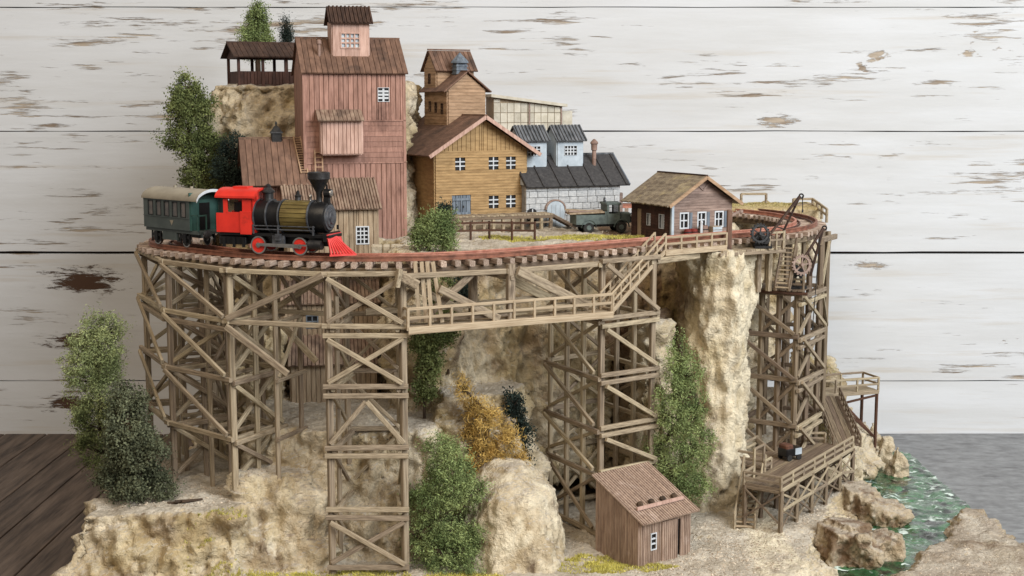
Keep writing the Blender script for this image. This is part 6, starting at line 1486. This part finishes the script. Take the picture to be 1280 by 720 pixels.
tree('shrub', 'golden yellow twiggy shrub on the slope above the boulder', 46.9, [(578, 484, 9, 14), (590, 508, 15, 17), (612, 520, 18, 18), (636, 548, 15, 17), (606, 556, 20, 20), (628, 578, 16, 15), (590, 586, 12, 18), (648, 572, 8, 12), (586, 540, 10, 14)], 3600, .40, 'leaf_gold', cat='bush', thin=.16, fill=.15, limbs=18)
tree('conifer', 'dark grey-green tree directly behind the golden shrub', 48.2, chain([(640, 505, 12, 14), (646, 540, 14, 18), (648, 575, 14, 16)]), 2600, .18, 'leaf_black', trunk_r=.07)
tree('conifer', 'bright green slender tree in the foreground left of the boulder', 44.4, chain([(556, 558, 20, 20), (566, 592, 34, 24), (544, 630, 32, 26), (566, 660, 40, 26), (552, 690, 46, 26), (570, 712, 46, 20)])+[(592, 612, 16, 18), (527, 668, 18, 20), (598, 676, 16, 24)], 15000, .2, 'leaf_bright', thin=.5, base=(-2.1, 44.6))
tree('conifer', 'tall bright green tree between trestle tower and rock column', 48.9, chain([(848, 430, 12, 16), (854, 466, 24, 22), (840, 512, 30, 26), (858, 550, 30, 24), (846, 590, 36, 24), (854, 614, 36, 14)])+[(872, 505, 14, 16), (822, 560, 14, 18)], 11000, .2, 'leaf_bright', thin=.5)

# ------------------------------------------------------------------ yellow flock grass, gravel
def grass(name, spots, n, size, m):
    P = []
    for (x, y, r_x, r_y, k) in spots:
        for _ in range(int(n*k)):
            a = random.uniform(0, 2*PI); q = math.sqrt(random.random()); px_, py_ = x+math.cos(a)*q*r_x, y+math.sin(a)*q*r_y
            if noise.noise(V(px_*1.4, py_*1.4, 3.3)) < -.12 and random.random() < .8: continue
            h = BVH.ray_cast(V(px_, py_, 12.5 if y > 49 else 4.), V(0, 0, -1))
            if h[0] and h[1].z > .55: P.append(h[0])
    N_ = len(P); P = np.array([tuple(p) for p in P]); d = rng.normal(size=(N_, 3))*.6; d[:, 2] = 1; d /= np.linalg.norm(d, axis=1)[:, None]
    w = np.cross(d, rng.normal(size=(N_, 3))); w /= np.linalg.norm(w, axis=1)[:, None]; s_ = size*(.5+rng.random(N_))[:, None]
    v = np.stack([P-w*.016-d*.02, P+w*.016-d*.02, P+d*s_], 1).reshape(-1, 3)*S
    me = bpy.data.meshes.new(name); me.vertices.add(len(v)); me.vertices.foreach_set('co', v.reshape(-1)); me.loops.add(3*N_); me.loops.foreach_set('vertex_index', np.arange(3*N_, dtype=np.int32)); me.polygons.add(N_); me.polygons.foreach_set('loop_start', np.arange(0, 3*N_, 3, dtype=np.int32)); me.update(calc_edges=True)
    me.materials.append(MATS[m]); at = me.attributes.new('rnd', 'FLOAT', 'FACE'); at.data.foreach_set('value', rng.random(N_))
    o = bpy.data.objects.new(name, me); COL.objects.link(o); return o
g_ = grass('grass', [(-8.5, 42.9, 2.6, .8, 1), (-5.4, 43.3, 2., .9, .7), (-1.6, 43.2, 1.4, .7, .5), (2.9, 44.6, 1.5, 1.0, 1), (4.6, 44.3, 1.2, .35, .2), (1.2, 55.6, 2.6, .8, 1), (3.6, 55.8, 2.0, .9, .8)], 7000, .09, 'grass')
tag(g_, 'short yellow flock grass along the foot of the rocks and cliff top', 'grass', kind='stuff')
g2 = grass('dry_grass', [(12.2, 66.6, 2.6, 1.0, 1), (14.2, 57.6, 1.0, 2.6, .9), (14.6, 62, 1.0, 2.5, .7), (-11, 61.2, 2, 1., .5)], 6000, .07, 'grass_dry')
tag(g2, 'pale dry flock grass on the right bank and ledges', 'grass', kind='stuff')
# pebbles
def pebbles(name, spots, n, r0, r1, m, label):
    mb = MB()
    for (x, y, rx, ry, k) in spots:
        for _ in range(int(n*k)):
            a = random.uniform(0, 2*PI); q = math.sqrt(random.random()); px_, py_ = x+math.cos(a)*q*rx, y+math.sin(a)*q*ry
            h = BVH.ray_cast(V(px_, py_, 12.5 if y > 49 and x < 9 and y > 53 else 4.), V(0, 0, -1))
            if not h[0] or h[1].z < .5: continue
            r_ = random.uniform(r0, r1)**1; mb.rv = random.random(); p = h[0]
            vs = [p+V(r_*random.uniform(.7, 1.3), 0, 0), p+V(0, r_*random.uniform(.7, 1.3), 0), p-V(r_*random.uniform(.7, 1.3), 0, 0), p-V(0, r_*random.uniform(.7, 1.3), 0), p+V(random.uniform(-.3, .3)*r_, random.uniform(-.3, .3)*r_, r_*.9)]
            mb.add(vs, [(0, 1, 4), (1, 2, 4), (2, 3, 4), (3, 0, 4), (3, 2, 1, 0)])
    o = mb.build(name, m); tag(o, label, 'gravel', kind='stuff')
mat('gravel', srgb(204, 192, 174), srgb(140, 122, 102), scale=(500, 500, 500), rv=.6, bump=0)
pebbles('gravel', [(6.5, 45.5, 3.5, 2.5, 1.), (9, 47, 2.5, 3, .7), (12.2, 51, 1.6, 3, .8), (15.5, 46, 3, 3, .6), (2, 48, 1.6, 2, .3), (6, 57.4, 3, 1.6, .6), (-11.5, 45.5, 3, 1.6, .5)], 800, .02, .055, 'gravel', 'loose pale gravel strewn over the ground and river banks')
# sticks lying on the rock shelf
for i in range(3):
    p = W(222+i*9, 622-i*4, 44.6); z = gz(p.x, p.y, 5); a = random.uniform(-.5, .5)
    mb = MB(); mb.tube(V(-.35, 0, 0), V(.35, 0, 0), .06, .045, 8); o = mb.build('firewood', 'bark'); o.location = V(p.x, p.y, z+.05)*S; o.rotation_euler = (0, 0, a)
    tag(o, ('left', 'middle', 'right')[i]+' one of three short dark sticks lying on the left rock shelf', 'firewood', 'sticks on the rock shelf')
